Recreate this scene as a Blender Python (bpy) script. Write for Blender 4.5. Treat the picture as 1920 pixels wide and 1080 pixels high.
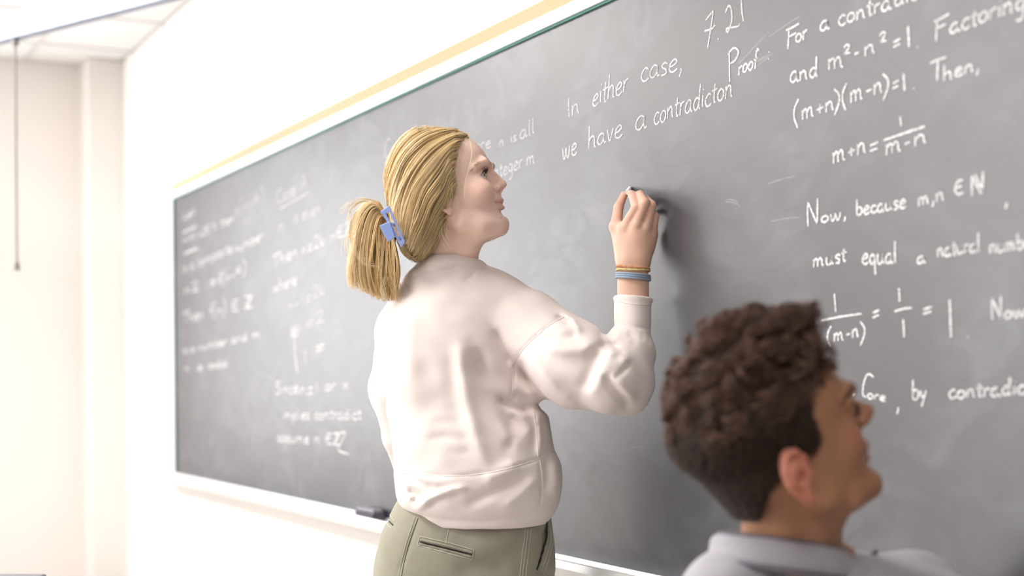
import bpy, math, random
import numpy as np
from mathutils import Vector, Matrix
from mathutils.bvhtree import BVHTree

random.seed(7)
rng = np.random.default_rng(7)
for o in list(bpy.data.objects):
    bpy.data.objects.remove(o, do_unlink=True)
scene = bpy.context.scene
COL = scene.collection

# ------------------------------------------------------------------ camera
FOC = 2667.0            # focal length in pixels of the 1920 px wide frame
PPX, PPY = 960.0, 711.0
YAW = math.radians(27.7)
ROLL = math.radians(0.5)
CAM = Vector((0.0, -1.612, 1.11))
Rv = Vector((math.sin(YAW), math.cos(YAW), 0)); Zv = Vector((0, 0, 1)); Bv = Vector((math.cos(YAW), -math.sin(YAW), 0))
R2 = Rv * math.cos(ROLL) - Zv * math.sin(ROLL)
U2 = Zv * math.cos(ROLL) + Rv * math.sin(ROLL)
CM = Matrix(((R2.x, U2.x, Bv.x, CAM.x), (R2.y, U2.y, Bv.y, CAM.y), (R2.z, U2.z, Bv.z, CAM.z), (0, 0, 0, 1)))
CMI = CM.inverted()
cd = bpy.data.cameras.new('camera'); cam = bpy.data.objects.new('camera', cd); COL.objects.link(cam)
cam.matrix_world = CM
cd.lens = 50; cd.sensor_width = 36; cd.shift_y = (PPY - 540) / 1920.0
cd.clip_start = 0.05
cd.dof.use_dof = True; cd.dof.focus_distance = 2.86; cd.dof.aperture_fstop = 2.0
scene.camera = cam

# ------------------------------------------------------------------ light
world = bpy.data.worlds.new('world'); scene.world = world; world.use_nodes = True
bg = world.node_tree.nodes['Background']; bg.inputs[0].default_value = (0.93, 0.96, 1.0, 1); bg.inputs[1].default_value = 1.2
scene.view_settings.view_transform = 'Standard'; scene.view_settings.look = 'None'
scene.view_settings.gamma = 1; scene.view_settings.use_curve_mapping = False
scene.view_settings.exposure = -0.34
scene.cycles.max_bounces = 6
scene.cycles.diffuse_bounces = 4

def area(name, loc, target, sx, sy, power, color=(1, 1, 1)):
    l = bpy.data.lights.new(name, 'AREA'); l.shape = 'RECTANGLE'; l.size = sx; l.size_y = sy; l.energy = power; l.color = color
    o = bpy.data.objects.new(name, l); COL.objects.link(o)
    o.location = loc
    o.rotation_euler = (Vector(target) - Vector(loc)).to_track_quat('-Z', 'Z').to_euler()
    return o
XE, YB, XR, ZC = -7.46, -6.2, 3.2, 2.73     # end wall, back wall, right wall, ceiling height
# daylight through the back windows; the end-wall one is added to brighten the board
area('daylight_and_fill', (-4.9, YB - 0.16, 1.65), (-4.6, 0, 1.3), 3.7, 1.6, 245, (1.0, 0.985, 0.97))
area('daylight_and_fill', (XE - 0.14, -2.0, 1.6), (0, -2.0, 1.6), 2.4, 1.75, 112, (1.0, 0.985, 0.98))
# fluorescent ceiling panels
for lx in (-5.4, -2.6, 0.2):
    for ly in (-1.5, -3.9):
        area('ceiling_panel_light', (lx, ly, ZC - 0.035), (lx, ly, 0), 1.1, 0.5, 60 if lx < -4 else (50 if lx < 0 else 24), (1.0, 0.97, 0.93))

# ------------------------------------------------------------------ helpers
def ray(px, py):
    v = Vector(((px - PPX) / FOC, (PPY - py) / FOC, -1.0))
    return CM.to_3x3() @ v
def at(px, py, d):                      # world point
    return CAM + ray(px, py) * d
def ac(px, py, d):                      # camera-frame point
    return np.array(((px - PPX) * d / FOC, (PPY - py) * d / FOC, -d))
def wallp(px, py, y=0.0):
    r = ray(px, py); t = (y - CAM.y) / r.y
    return CAM + r * t
def tag(o, label=None, cat=None, group=None, kind=None):
    if label: o['label'] = label
    if cat: o['category'] = cat
    if group: o['group'] = group
    if kind: o['kind'] = kind
    return o
def empty(name, loc=(0, 0, 0)):
    o = bpy.data.objects.new(name, None); COL.objects.link(o); o.location = loc; o.empty_display_size = 0.1
    return o
def link(name, me, mat=None, parent=None):
    o = bpy.data.objects.new(name, me); COL.objects.link(o)
    if mat and not me.materials: me.materials.append(mat)
    if parent is not None:
        o.parent = parent
        o.matrix_parent_inverse = parent_matrix(parent).inverted()
    return o
def parent_matrix(p):
    m = Matrix.LocRotScale(p.location, p.rotation_euler, p.scale)
    if p.parent: m = parent_matrix(p.parent) @ p.matrix_parent_inverse @ m
    return m
def mesh_np(name, V, Fq, smooth=True, cols=None):
    me = bpy.data.meshes.new(name)
    V = np.asarray(V, dtype=np.float32); Fq = np.asarray(Fq, dtype=np.int32)
    n = Fq.shape[1]
    me.vertices.add(len(V)); me.vertices.foreach_set('co', V.ravel())
    me.loops.add(Fq.size); me.loops.foreach_set('vertex_index', Fq.ravel())
    me.polygons.add(len(Fq)); me.polygons.foreach_set('loop_start', np.arange(0, Fq.size, n, dtype=np.int32))
    me.update(calc_edges=True)
    me.polygons.foreach_set('use_smooth', np.full(len(Fq), smooth))
    if cols is not None:
        a = me.color_attributes.new('Col', 'FLOAT_COLOR', 'POINT')
        c = np.ones((len(V), 4), dtype=np.float32); c[:, :3] = cols
        a.data.foreach_set('color', c.ravel())
    me.validate()
    return me
class MB:                               # boxes and tubes collected into one mesh
    def __init__(s): s.v = []; s.f = []
    def box(s, a, b, M=None):
        a, b = Vector(a), Vector(b); n = len(s.v)
        for x in (a.x, b.x):
            for y in (a.y, b.y):
                for z in (a.z, b.z):
                    p = Vector((x, y, z)); s.v.append(tuple(M @ p if M else p))
        for q in ((0, 1, 3, 2), (4, 6, 7, 5), (0, 4, 5, 1), (2, 3, 7, 6), (0, 2, 6, 4), (1, 5, 7, 3)):
            s.f.append(tuple(n + i for i in q))
        return s
    def prism(s, prof, p0, p1, ax, ay):  # profile [(u,v)] swept from p0 to p1; ax, ay vectors
        n = len(s.v); k = len(prof)
        for p in (Vector(p0), Vector(p1)):
            for u, v in prof: s.v.append(tuple(p + Vector(ax) * u + Vector(ay) * v))
        for i in range(k):
            j = (i + 1) % k; s.f.append((n + i, n + j, n + k + j, n + k + i))
        s.f.append(tuple(n + i for i in reversed(range(k)))); s.f.append(tuple(n + k + i for i in range(k)))
        return s
    def tube(s, pts, r, sides=8):
        pts = [Vector(p) for p in pts]; n = len(s.v)
        for i, p in enumerate(pts):
            t = (pts[min(i + 1, len(pts) - 1)] - pts[max(i - 1, 0)]).normalized()
            a = t.orthogonal().normalized() if abs(t.z) > 0.9 else t.cross(Vector((0, 0, 1))).normalized()
            b = t.cross(a); rr = r[i] if hasattr(r, '__len__') else r
            for k in range(sides):
                an = 2 * math.pi * k / sides; s.v.append(tuple(p + a * math.cos(an) * rr + b * math.sin(an) * rr))
        for i in range(len(pts) - 1):
            for k in range(sides):
                k2 = (k + 1) % sides
                s.f.append((n + i * sides + k, n + i * sides + k2, n + (i + 1) * sides + k2, n + (i + 1) * sides + k))
        s.f.append(tuple(n + k for k in reversed(range(sides)))); m = n + (len(pts) - 1) * sides
        s.f.append(tuple(m + k for k in range(sides)))
        return s
    def build(s, name, mat=None, parent=None, bevel=0, smooth=False):
        me = bpy.data.meshes.new(name); me.from_pydata(s.v, [], s.f); me.update()
        if bevel or True:
            import bmesh
            bm = bmesh.new(); bm.from_mesh(me)
            bmesh.ops.recalc_face_normals(bm, faces=bm.faces)
            if bevel: bmesh.ops.bevel(bm, geom=[e for e in bm.edges], offset=bevel, segments=2, affect='EDGES', profile=0.5)
            bm.to_mesh(me); bm.free()
        if smooth:
            for p in me.polygons: p.use_smooth = True
        return link(name, me, mat, parent)

# ------------------------------------------------------------------ materials
def new_mat(name):
    m = bpy.data.materials.new(name); m.use_nodes = True
    nt = m.node_tree; b = nt.nodes['Principled BSDF']
    return m, nt, b
def N(nt, typ, **kw):
    n = nt.nodes.new(typ)
    for k, v in kw.items(): setattr(n, k, v)
    return n
def simple(name, col, rough=0.5, metal=0.0, noise=0.0, nscale=40, bump=0.0, bscale=200, spec=0.5, sheen=0.0):
    m, nt, b = new_mat(name)
    b.inputs['Base Color'].default_value = (*col, 1); b.inputs['Roughness'].default_value = rough
    b.inputs['Metallic'].default_value = metal; b.inputs['Specular IOR Level'].default_value = spec
    b.inputs['Sheen Weight'].default_value = sheen
    tc = N(nt, 'ShaderNodeTexCoord')
    if noise:
        n = N(nt, 'ShaderNodeTexNoise'); n.inputs['Scale'].default_value = nscale; n.inputs['Detail'].default_value = 4
        nt.links.new(tc.outputs['Object'], n.inputs['Vector'])
        mx = N(nt, 'ShaderNodeMixRGB'); mx.inputs[1].default_value = (*[c * (1 - noise) for c in col], 1)
        mx.inputs[2].default_value = (*[min(1, c * (1 + noise)) for c in col], 1)
        nt.links.new(n.outputs['Fac'], mx.inputs[0]); nt.links.new(mx.outputs[0], b.inputs['Base Color'])
    if bump:
        n = N(nt, 'ShaderNodeTexNoise'); n.inputs['Scale'].default_value = bscale; n.inputs['Detail'].default_value = 3
        nt.links.new(tc.outputs['Object'], n.inputs['Vector'])
        bp = N(nt, 'ShaderNodeBump'); bp.inputs['Strength'].default_value = bump; bp.inputs['Distance'].default_value = 0.002
        nt.links.new(n.outputs['Fac'], bp.inputs['Height']); nt.links.new(bp.outputs[0], b.inputs['Normal'])
    return m
M_wall = simple('painted_wall', (0.80, 0.775, 0.74), 0.75, noise=0.012, nscale=3)
M_endwall = simple('painted_end_wall', (0.74, 0.69, 0.65), 0.75, noise=0.012, nscale=3)
M_backwall = simple('dark_unseen_wall', (0.30, 0.28, 0.27), 0.8)  # unseen walls set dark to dim the board's reflection and the fill
M_ceil = simple('ceiling_tile', (0.74, 0.74, 0.745), 0.9, noise=0.03, nscale=120)
M_grid = simple('ceiling_grid', (0.58, 0.58, 0.59), 0.4)
M_floor = simple('floor_tile', (0.45, 0.42, 0.39), 0.35, noise=0.08, nscale=8)
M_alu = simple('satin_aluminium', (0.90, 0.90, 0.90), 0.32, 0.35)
M_alud = simple('shaded_aluminium', (0.72, 0.69, 0.66), 0.4, 0.3)  # darker copy; paints the shade under the tray, plain tone on rods and legs
M_cork = simple('tan_cork', (0.56, 0.41, 0.26), 0.9, noise=0.12, nscale=300)
M_white = simple('white_plastic', (0.82, 0.80, 0.80), 0.4)
M_teal = simple('green_gasket', (0.02, 0.16, 0.14), 0.5)
M_dark = simple('dark_plastic', (0.05, 0.05, 0.06), 0.4)

# chalkboard: satin dark slate with smeared chalk dust
M_board, nt, b = new_mat('slate_chalkboard')
tc = N(nt, 'ShaderNodeTexCoord')
n1 = N(nt, 'ShaderNodeTexNoise'); n1.inputs['Scale'].default_value = 2.2; n1.inputs['Detail'].default_value = 5; n1.inputs['Distortion'].default_value = 1.2
n2 = N(nt, 'ShaderNodeTexNoise'); n2.inputs['Scale'].default_value = 5.0; n2.inputs['Detail'].default_value = 8; n2.inputs['Distortion'].default_value = 2.0
mp = N(nt, 'ShaderNodeMapping'); mp.inputs['Scale'].default_value = (1, 1, 1.6)
nt.links.new(tc.outputs['Object'], mp.inputs[0]); nt.links.new(mp.outputs[0], n1.inputs['Vector']); nt.links.new(mp.outputs[0], n2.inputs['Vector'])
cr = N(nt, 'ShaderNodeValToRGB'); cr.color_ramp.elements[0].position = 0.38; cr.color_ramp.elements[1].position = 0.72
nt.links.new(n1.outputs['Fac'], cr.inputs[0])
cr2 = N(nt, 'ShaderNodeValToRGB'); cr2.color_ramp.elements[0].position = 0.35; cr2.color_ramp.elements[1].position = 0.8
nt.links.new(n2.outputs['Fac'], cr2.inputs[0])
mul = N(nt, 'ShaderNodeMath', operation='MULTIPLY'); nt.links.new(cr.outputs[0], mul.inputs[0]); nt.links.new(cr2.outputs[0], mul.inputs[1])
mix = N(nt, 'ShaderNodeMixRGB'); mix.inputs[1].default_value = (0.009, 0.010, 0.015, 1); mix.inputs[2].default_value = (0.095, 0.093, 0.125, 1)
nt.links.new(mul.outputs[0], mix.inputs[0]); nt.links.new(mix.outputs[0], b.inputs['Base Color'])
b.inputs['Sheen Weight'].default_value = 0.35; b.inputs['Sheen Roughness'].default_value = 0.22; b.inputs['Sheen Tint'].default_value = (0.9, 0.9, 1.0, 1)
b.inputs['Roughness'].default_value = 0.42; b.inputs['IOR'].default_value = 2.05

def chalk_mat(name, dens, col=(0.9, 0.9, 0.9)):
    m, nt, b = new_mat(name)
    b.inputs['Base Color'].default_value = (*col, 1); b.inputs['Roughness'].default_value = 0.95; b.inputs['Specular IOR Level'].default_value = 0.1
    tc = N(nt, 'ShaderNodeTexCoord'); n = N(nt, 'ShaderNodeTexNoise'); n.inputs['Scale'].default_value = 420; n.inputs['Detail'].default_value = 2
    nt.links.new(tc.outputs['Object'], n.inputs['Vector'])
    mr = N(nt, 'ShaderNodeMapRange'); mr.inputs[1].default_value = 0.38; mr.inputs[2].default_value = 0.55; mr.inputs[3].default_value = dens * 0.35; mr.inputs[4].default_value = dens
    nt.links.new(n.outputs['Fac'], mr.inputs[0]); nt.links.new(mr.outputs[0], b.inputs['Alpha'])
    return m
M_chalk = chalk_mat('chalk', 1.0, (1.0, 0.99, 1.0)); M_chalk_pale = chalk_mat('worn_chalk', 0.5); M_chalk_mid = chalk_mat('light_chalk', 0.8)
# ------------------------------------------------------------------ room
def box_struct(name, a, b, mat, bevel=0):
    return tag(MB().box(a, b).build(name, mat, None, bevel), kind='structure')
box_struct('wall_front', (XE - 0.2, 0, 0), (XR + 0.2, 0.2, ZC + 0.1), M_wall)
WY0, WY1, WZ0, WZ1 = -3.2, -0.8, 0.7, 2.5
m = MB()
m.box((XE - 0.2, WY1, 0), (XE, 0, ZC + 0.1)); m.box((XE - 0.2, YB - 0.2, 0), (XE, WY0, ZC + 0.1))
m.box((XE - 0.2, WY0, 0), (XE, WY1, WZ0)); m.box((XE - 0.2, WY0, WZ1), (XE, WY1, ZC + 0.1))
tag(m.build('wall_end', M_endwall), kind='structure')
cx1, cy1 = XE + 0.2, -0.172
tag(MB().box((XE, cy1, 0), (cx1, 0.0, ZC)).build('trim_1', M_endwall), kind='structure')
m = MB()
BX0, BX1, BZ0, BZ1 = -6.8, -3.0, 0.8, 2.45
m.box((XE - 0.2, YB - 0.2, 0), (BX0, YB, ZC + 0.1)); m.box((BX1, YB - 0.2, 0), (XR + 0.2, YB, ZC + 0.1))
m.box((BX0, YB - 0.2, 0), (BX1, YB, BZ0)); m.box((BX0, YB - 0.2, BZ1), (BX1, YB, ZC + 0.1))
tag(m.build('wall_back', M_backwall), kind='structure')
box_struct('wall_right', (XR, YB, 0), (XR + 0.2, 0, ZC + 0.1), M_backwall)
box_struct('floor', (XE - 0.2, YB - 0.2, -0.1), (XR + 0.2, 0.2, 0), M_floor)
def window(name, p0, p1, axis):
    w = tag(MB(), None) if False else None
    m = MB(); (x0, y0, z0), (x1, y1, z1) = p0, p1; t = 0.05
    o = empty(name, ((x0 + x1) / 2, (y0 + y1) / 2, z0)); tag(o, kind='structure')
    def bar(a0, a1, za, zb):
        if axis == 'y': return MB().box((x0, a0, za), (x1, a1, zb))
        return MB().box((a0, y0, za), (a1, y1, zb))
    s0, s1 = (y0, y1) if axis == 'y' else (x0, x1)
    for a in ((s0, s1, z0, z0 + t), (s0, s1, z1 - t, z1), (s0, s0 + t, z0 + t, z1 - t), (s1 - t, s1, z0 + t, z1 - t), ((s0 + s1) / 2 - 0.02, (s0 + s1) / 2 + 0.02, z0 + t, z1 - t)):
        bar(*a).build('window_frame', M_white, o)
    return o
window('added_window', (XE - 0.10, WY0, WZ0), (XE - 0.05, WY1, WZ1), 'y')  # added unseen window, shaped for its reflection in the board
window('window_1', (BX0, YB - 0.14, BZ0), (BX1, YB - 0.08, BZ1), 'x')

# ceiling: inverted-tee grid and separate lay-in tiles where the picture shows them
ceil = tag(MB().box((XE - 0.2, YB - 0.2, ZC + 0.03), (XR + 0.2, 0.2, ZC + 0.1)).build('ceiling', M_ceil), kind='structure')
TS = 0.61
me_tile = None
tile_x0, tile_y0 = XE + 0.02 + 0.31, -0.30
def cuts(lo, hi, first, step):
    c = [lo]; x = first
    while x < hi - 0.02:
        if x > lo + 0.02: c.append(x)
        x += step
    return c + [hi]
xs = cuts(XE + 0.002, XR, XE + 0.42, TS); ys = list(reversed([-y for y in cuts(0.002, -YB, 0.45, TS)]))
meshes = {}
big = MB()
for i in range(len(xs) - 1):
    for j in range(len(ys) - 1):
        a, b2 = (xs[i] + 0.011, ys[j] + 0.011), (xs[i + 1] - 0.011, ys[j + 1] - 0.011)
        if xs[i] < -3.4 and ys[j + 1] > -2.0:
            sx, sy = round(b2[0] - a[0], 4), round(b2[1] - a[1], 4)
            c = ((a[0] + b2[0]) / 2, (a[1] + b2[1]) / 2, ZC)
            if (sx, sy) not in meshes:
                t = MB().box((-sx / 2, -sy / 2, 0.004), (sx / 2, sy / 2, 0.022)); ob = t.build('ceiling_tile', M_ceil, ceil); meshes[(sx, sy)] = ob.data
            else:
                ob = link('ceiling_tile', meshes[(sx, sy)], None, ceil)
            ob.location = c
        else:
            big.box((a[0], a[1], ZC + 0.004), (b2[0], b2[1], ZC + 0.022))
t = big.build('ceiling_tile_field', M_ceil, ceil); t['kind'] = 'stuff'
g = MB()
for x in xs[1:-1]: g.box((x - 0.012, YB, ZC - 0.001), (x + 0.012, 0, ZC + 0.006))
for y in ys[1:-1]: g.box((XE, y - 0.012, ZC - 0.0015), (XR, y + 0.012, ZC + 0.006))
g.build('ceiling_grid', M_grid, ceil)
# fluorescent panels the light comes from
M_diff, nt, b = new_mat('lamp_diffuser'); b.inputs['Emission Color'].default_value = (1, 0.97, 0.93, 1); b.inputs['Emission Strength'].default_value = 4
for lx in (-5.4, -2.6, 0.2):
    for ly in (-1.5, -3.9):
        o = empty('ceiling_light', (lx, ly, ZC - 0.03))
        tag(o, 'white fluorescent ceiling panel ' + {-5.4: 'near the end wall', -2.6: 'above the woman', 0.2: 'behind the camera side'}[lx] + (', the one beside the chalkboard wall' if ly > -2 else ', the one toward the back wall'), 'light', 'fluorescent panels in the ceiling')
        f = MB()
        for a, b2 in (((-.60, -.30), (.60, -.27)), ((-.60, .27), (.60, .30)), ((-.60, -.27), (-.57, .27)), ((.57, -.27), (.60, .27))):
            f.box((lx + a[0], ly + a[1], ZC - 0.028), (lx + b2[0], ly + b2[1], ZC + 0.002))
        f.build('frame', M_white, o)
        MB().box((lx - .57, ly - .27, ZC - 0.012), (lx + .57, ly + .27, ZC - 0.002)).build('diffuser', M_diff, o)
# baseboards
box_struct('baseboard_front', (XE + 0.2, -0.012, 0), (XR, 0, 0.1), M_dark)
box_struct('baseboard_end', (XE, YB, 0), (XE + 0.012, cy1, 0.1), M_dark)

# ------------------------------------------------------------------ chalkboard
BYS = -0.014                                      # plane of the writing surface
pl = wallp(328.5, 600, BYS); pt = wallp(327, 373, BYS); pb = wallp(333, 887, BYS)
X0, Z1b, Z0b = pl.x, pt.z, pb.z
X1b = 1.2
board = empty('chalkboard', ((X0 + X1b) / 2, -0.01, Z0b))
tag(board, 'long dark slate chalkboard covered in a handwritten chalk proof', 'chalkboard')
s = MB().box((X0, BYS, Z0b), (X1b, -0.001, Z1b)).build('writing_surface', M_board, board)
FW = 0.026
# frame strips (aluminium) with a thin green gasket against the slate
MB().box((X0 - 0.026, BYS - 0.012, Z1b), (X1b, 0, Z1b + FW)).build('top_frame', M_alu, board, 0.002)
MB().box((X0 - 0.026, BYS - 0.012, Z0b), (X0, 0, Z1b)).build('side_frame', M_alu, board, 0.002)
g = MB(); g.box((X0, BYS - 0.006, Z1b - 0.005), (X1b, BYS + 0.001, Z1b)); g.box((X0, BYS - 0.006, Z0b), (X0 + 0.005, BYS + 0.001, Z1b - 0.005))
g.build('gasket', M_teal, board)
MB().box((X0 - 0.03, BYS - 0.010, Z1b + FW), (X1b, 0, Z1b + FW + 0.004)).build('map_rail_lip', M_alu, board)
MB().box((X0 - 0.03, BYS - 0.006, Z1b + FW + 0.004), (X1b, 0, Z1b + FW + 0.040)).build('map_rail', M_cork, board)
# chalk tray: a curved trough that sticks out over the wall below
prof = [(0, 0.014), (-0.012, 0.014), (-0.018, 0.004), (-0.055, 0.000), (-0.078, 0.006), (-0.088, 0.020), (-0.094, 0.020), (-0.097, 0.004), (-0.088, -0.014), (-0.05, -0.026), (0, -0.034)]
tr = MB().prism([(-u, v) for u, v in prof], (X0 - 0.10, 0, Z0b - 0.014), (X1b, 0, Z0b - 0.014), (0, -1, 0), (0, 0, 1))
tr.build('chalk_tray', M_alu, board)
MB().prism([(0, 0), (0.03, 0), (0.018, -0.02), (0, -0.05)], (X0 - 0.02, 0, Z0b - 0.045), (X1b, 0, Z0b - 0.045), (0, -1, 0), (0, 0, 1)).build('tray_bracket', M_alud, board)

# eraser resting in the tray
e0 = wallp(672, 985, -0.05); e1 = wallp(716, 985, -0.05)
er = empty('chalkboard_eraser', ((e0.x + e1.x) / 2, -0.045, Z0b - 0.012))
tag(er, 'dark felt chalkboard eraser lying in the chalk tray behind the woman', 'eraser')
M_felt = simple('dusty_felt', (0.10, 0.09, 0.12), 0.95, noise=0.5, nscale=60); M_ergrip = simple('eraser_back', (0.25, 0.24, 0.27), 0.6, noise=0.3, nscale=50)
x0, x1 = e0.x, e0.x + 0.14
MB().box((x0, -0.062, Z0b - 0.008), (x1, -0.022, Z0b + 0.012)).build('felt_pad', M_felt, er, 0.003)
MB().box((x0 + 0.004, -0.058, Z0b + 0.0125), (x1 - 0.004, -0.026, Z0b + 0.024)).build('grip', M_ergrip, er, 0.003)

# switch plate on the wall
sp = wallp(297, 780, 0)
sw = empty('wall_switch', (sp.x, 0, sp.z - 0.06)); tag(sw, 'pale grey switch plate on the cream wall beside the chalkboard', 'switch')
MB().box((sp.x - 0.045, -0.006, sp.z - 0.06), (sp.x + 0.045, 0, sp.z + 0.06)).build('cover_plate', simple('plate_grey', (0.48, 0.46, 0.47), 0.5), sw, 0.002)
MB().box((sp.x - 0.012, -0.012, sp.z - 0.025), (sp.x + 0.012, -0.006, sp.z + 0.025)).build('rocker', M_white, sw, 0.002)

# projection screen housing hung across the corner, with its pull cord
pa = at(-330, 165, 5.95); pbb = at(360, -28, 4.43)
zz = at(0, 58, 5.10).z
pa = Vector((-6.35, -1.345, zz)); pbb = Vector((-4.32, -0.372, zz))
dirv = (pbb - pa).normalized(); nrm = Vector((-dirv.y, dirv.x, 0))
if nrm.y > 0: nrm = -nrm
scr = empty('projection_screen', tuple((pa + pbb) / 2)); tag(scr, 'white roll-up projection screen case hanging below the ceiling with cord', 'screen')
M_case = simple('white_enamel', (0.80, 0.81, 0.84), 0.3); M_bar = simple('blue_grey_bar', (0.26, 0.30, 0.42), 0.35, 0.3)
prof = [(0.045 * math.cos(a), 0.045 * math.sin(a)) for a in [i * math.pi / 8 for i in range(16)]]
prof = [(max(-0.04, min(0.04, u * 1.1)), max(-0.038, v)) for u, v in prof]
MB().prism(prof, pa, pbb, nrm, (0, 0, 1)).build('case', M_case, scr, smooth=False)
MB().prism([(-0.012, -0.038), (0.03, -0.038), (0.03, -0.052), (-0.012, -0.052)], pa + dirv * 0.02, pbb - dirv * 0.02, nrm, (0, 0, 1)).build('bottom_bar', M_bar, scr)
for q in (pa + dirv * 0.15, pbb - dirv * 0.15):
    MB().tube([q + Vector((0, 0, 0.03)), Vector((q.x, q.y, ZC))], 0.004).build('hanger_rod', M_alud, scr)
# cord where the photo shows it
tcord = None; best = 9
for i in range(400):
    q = pa.lerp(pbb, i / 399) + nrm * 0.012; c = CMI @ q; px = PPX + FOC * c.x / -c.z
    if abs(px - 28) < best: best = abs(px - 28); tcord = q
M_cord = simple('grey_cord', (0.20, 0.19, 0.19), 0.7)
dc = -(CMI @ tcord).z
zbot = at(25, 497, dc).z
MB().tube([tcord + Vector((0, 0, -0.05)), tcord + Vector((0, 0, -0.3)), Vector((tcord.x - 0.004, tcord.y, (tcord.z + zbot) / 2)), Vector((tcord.x - 0.008, tcord.y, zbot))], 0.0035).build('pull_cord', M_cord, scr)
MB().tube([tcord + Vector((0, 0, -0.052)), tcord + Vector((0, 0, -0.075))], 0.012).build('cord_loop', M_cord, scr)
MB().tube([(tcord.x - 0.008, tcord.y, zbot + 0.01), (tcord.x - 0.008, tcord.y, zbot - 0.018)], [0.008, 0.011]).build('cord_weight', M_cord, scr)

# desk whose corner shows at the bottom edge
dk = at(20, 1071, 3.3); dz = dk.z
desk = empty('student_desk', (dk.x, dk.y - 0.2, 0)); tag(desk, 'dark grey student desk standing in front of the beige end wall', 'desk')
M_desk = simple('grey_laminate', (0.16, 0.16, 0.19), 0.4)
pA, pB = at(88, 1076, 3.25), at(-300, 1060, 3.30)
dv = (pB - pA); dv.z = 0; L = dv.length; dv.normalize(); nv = Vector((-dv.y, dv.x, 0))
if (CM.inverted().to_3x3() @ nv).z < 0: nv = -nv
Md = Matrix(((dv.x, nv.x, 0, pA.x), (dv.y, nv.y, 0, pA.y), (0, 0, 1, dz), (0, 0, 0, 1)))
MB().box((0, 0, -0.028), (0.62, 0.46, 0), Md).build('desk_top', M_desk, desk, 0.004)
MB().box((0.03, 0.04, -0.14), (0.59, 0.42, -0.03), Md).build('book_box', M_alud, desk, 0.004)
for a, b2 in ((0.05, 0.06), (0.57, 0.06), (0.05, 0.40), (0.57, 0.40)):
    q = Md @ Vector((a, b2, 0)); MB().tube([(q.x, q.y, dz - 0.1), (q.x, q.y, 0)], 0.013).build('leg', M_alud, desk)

# ------------------------------------------------------------------ chalk handwriting
G = {}
def gl(ch, adv, *strokes): G[ch] = (adv, [[tuple(map(float, p.split(','))) for p in s.split()] for s in strokes])
gl('a', .95, '.72,.85 .40,1.0 .1,.6 .12,.15 .42,.02 .68,.45 .72,.95 .70,.3 .78,.02 .92,.1')
gl('b', .9, '.14,2.0 .12,1.0 .1,.05', '.12,.6 .45,1.0 .75,.6 .62,.1 .3,-.02 .1,.15')
gl('c', .8, '.70,.85 .42,1.0 .1,.55 .22,.08 .5,-.02 .76,.15')
gl('d', .95, '.70,.75 .40,.95 .1,.5 .25,.02 .55,.12 .72,.7', '.76,2.0 .73,1.0 .72,.1 .85,.0')
gl('e', .85, '.12,.48 .45,.55 .70,.78 .48,1.02 .15,.7 .12,.2 .42,-.02 .78,.18')
gl('f', .6, '.70,1.75 .50,2.0 .34,1.6 .30,.8 .26,-.1', '.05,.95 .62,1.02')
gl('g', .9, '.70,.85 .38,1.0 .1,.6 .3,.1 .6,.3 .72,.9 .70,-.2 .52,-.85 .15,-.8')
gl('h', .95, '.14,2.0 .12,1.0 .1,0', '.12,.55 .35,.95 .62,.9 .68,.4 .68,.05 .82,.0')
gl('i', .4, '.18,.98 .16,.4 .2,.02', '.2,1.4 .21,1.48')
gl('k', .8, '.14,2.0 .12,1.0 .1,0', '.6,.95 .15,.4 .4,.25 .68,0')
gl('l', .4, '.2,2.05 .18,1.0 .2,.02 .3,.0')
gl('m', 1.4, '.08,1.0 .12,.5 .1,0', '.12,.55 .32,.98 .52,.8 .55,0', '.55,.55 .78,1.0 .98,.8 1.02,.2 1.18,.02')
gl('n', .95, '.1,1.0 .12,.5 .1,0', '.12,.55 .38,.98 .62,.82 .66,.3 .78,.0')
gl('o', .85, '.42,1.0 .12,.7 .12,.2 .42,.0 .7,.3 .68,.75 .42,1.0')
gl('p', .9, '.12,1.0 .12,.0 .1,-.85', '.12,.6 .42,1.0 .72,.65 .55,.08 .14,.15')
gl('q', .9, '.68,.85 .36,1.0 .1,.55 .3,.02 .6,.3 .72,.95', '.72,.95 .70,.0 .72,-1.0 .85,-.8')
gl('r', .65, '.1,1.0 .13,.5 .1,0', '.12,.55 .3,.92 .58,.98')
gl('s', .7, '.60,.88 .35,1.02 .14,.75 .5,.4 .5,.08 .1,.04')
gl('t', .6, '.3,1.6 .27,.8 .3,.05 .5,.08', '.02,1.02 .58,1.12')
gl('u', .95, '.12,1.0 .1,.3 .32,.0 .6,.25 .68,1.0', '.68,1.0 .68,.3 .82,.0')
gl('v', .8, '.1,1.0 .35,.0 .68,1.0')
gl('w', 1.2, '.1,1.0 .2,.1 .38,.1 .55,.9 .68,.08 .88,.15 1.02,1.0')
gl('x', .8, '.1,1.0 .68,.0', '.65,1.0 .1,.0')
gl('y', .9, '.1,1.0 .2,.35 .5,.3', '.7,1.0 .5,.2 .2,-.8')
gl('z', .8, '.1,.98 .65,.98 .12,.03 .7,.03')
gl('A', 1.3, '.1,0 .6,2 1.1,0', '.3,.8 .95,.8')
gl('C', 1.2, '1.05,1.7 .65,2.0 .15,1.1 .35,.2 .7,0 1.05,.25')
gl('F', 1.2, '.3,1.95 .25,1.0 .2,-.15', '.05,1.85 .6,1.95 1.15,2.15', '.25,1.1 .9,1.25')
gl('I', .5, '.22,2.0 .2,1 .25,0')
gl('N', 1.35, '.15,0 .12,1 .15,2.0', '.15,2.0 .55,1.0 .95,0.05', '.95,0.05 .98,1 1.0,2.1')
gl('P', 1.1, '.2,1.95 .25,.6 .3,-.55', '.1,1.7 .6,2.1 1.0,1.7 .75,1.1 .3,.9')
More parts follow.
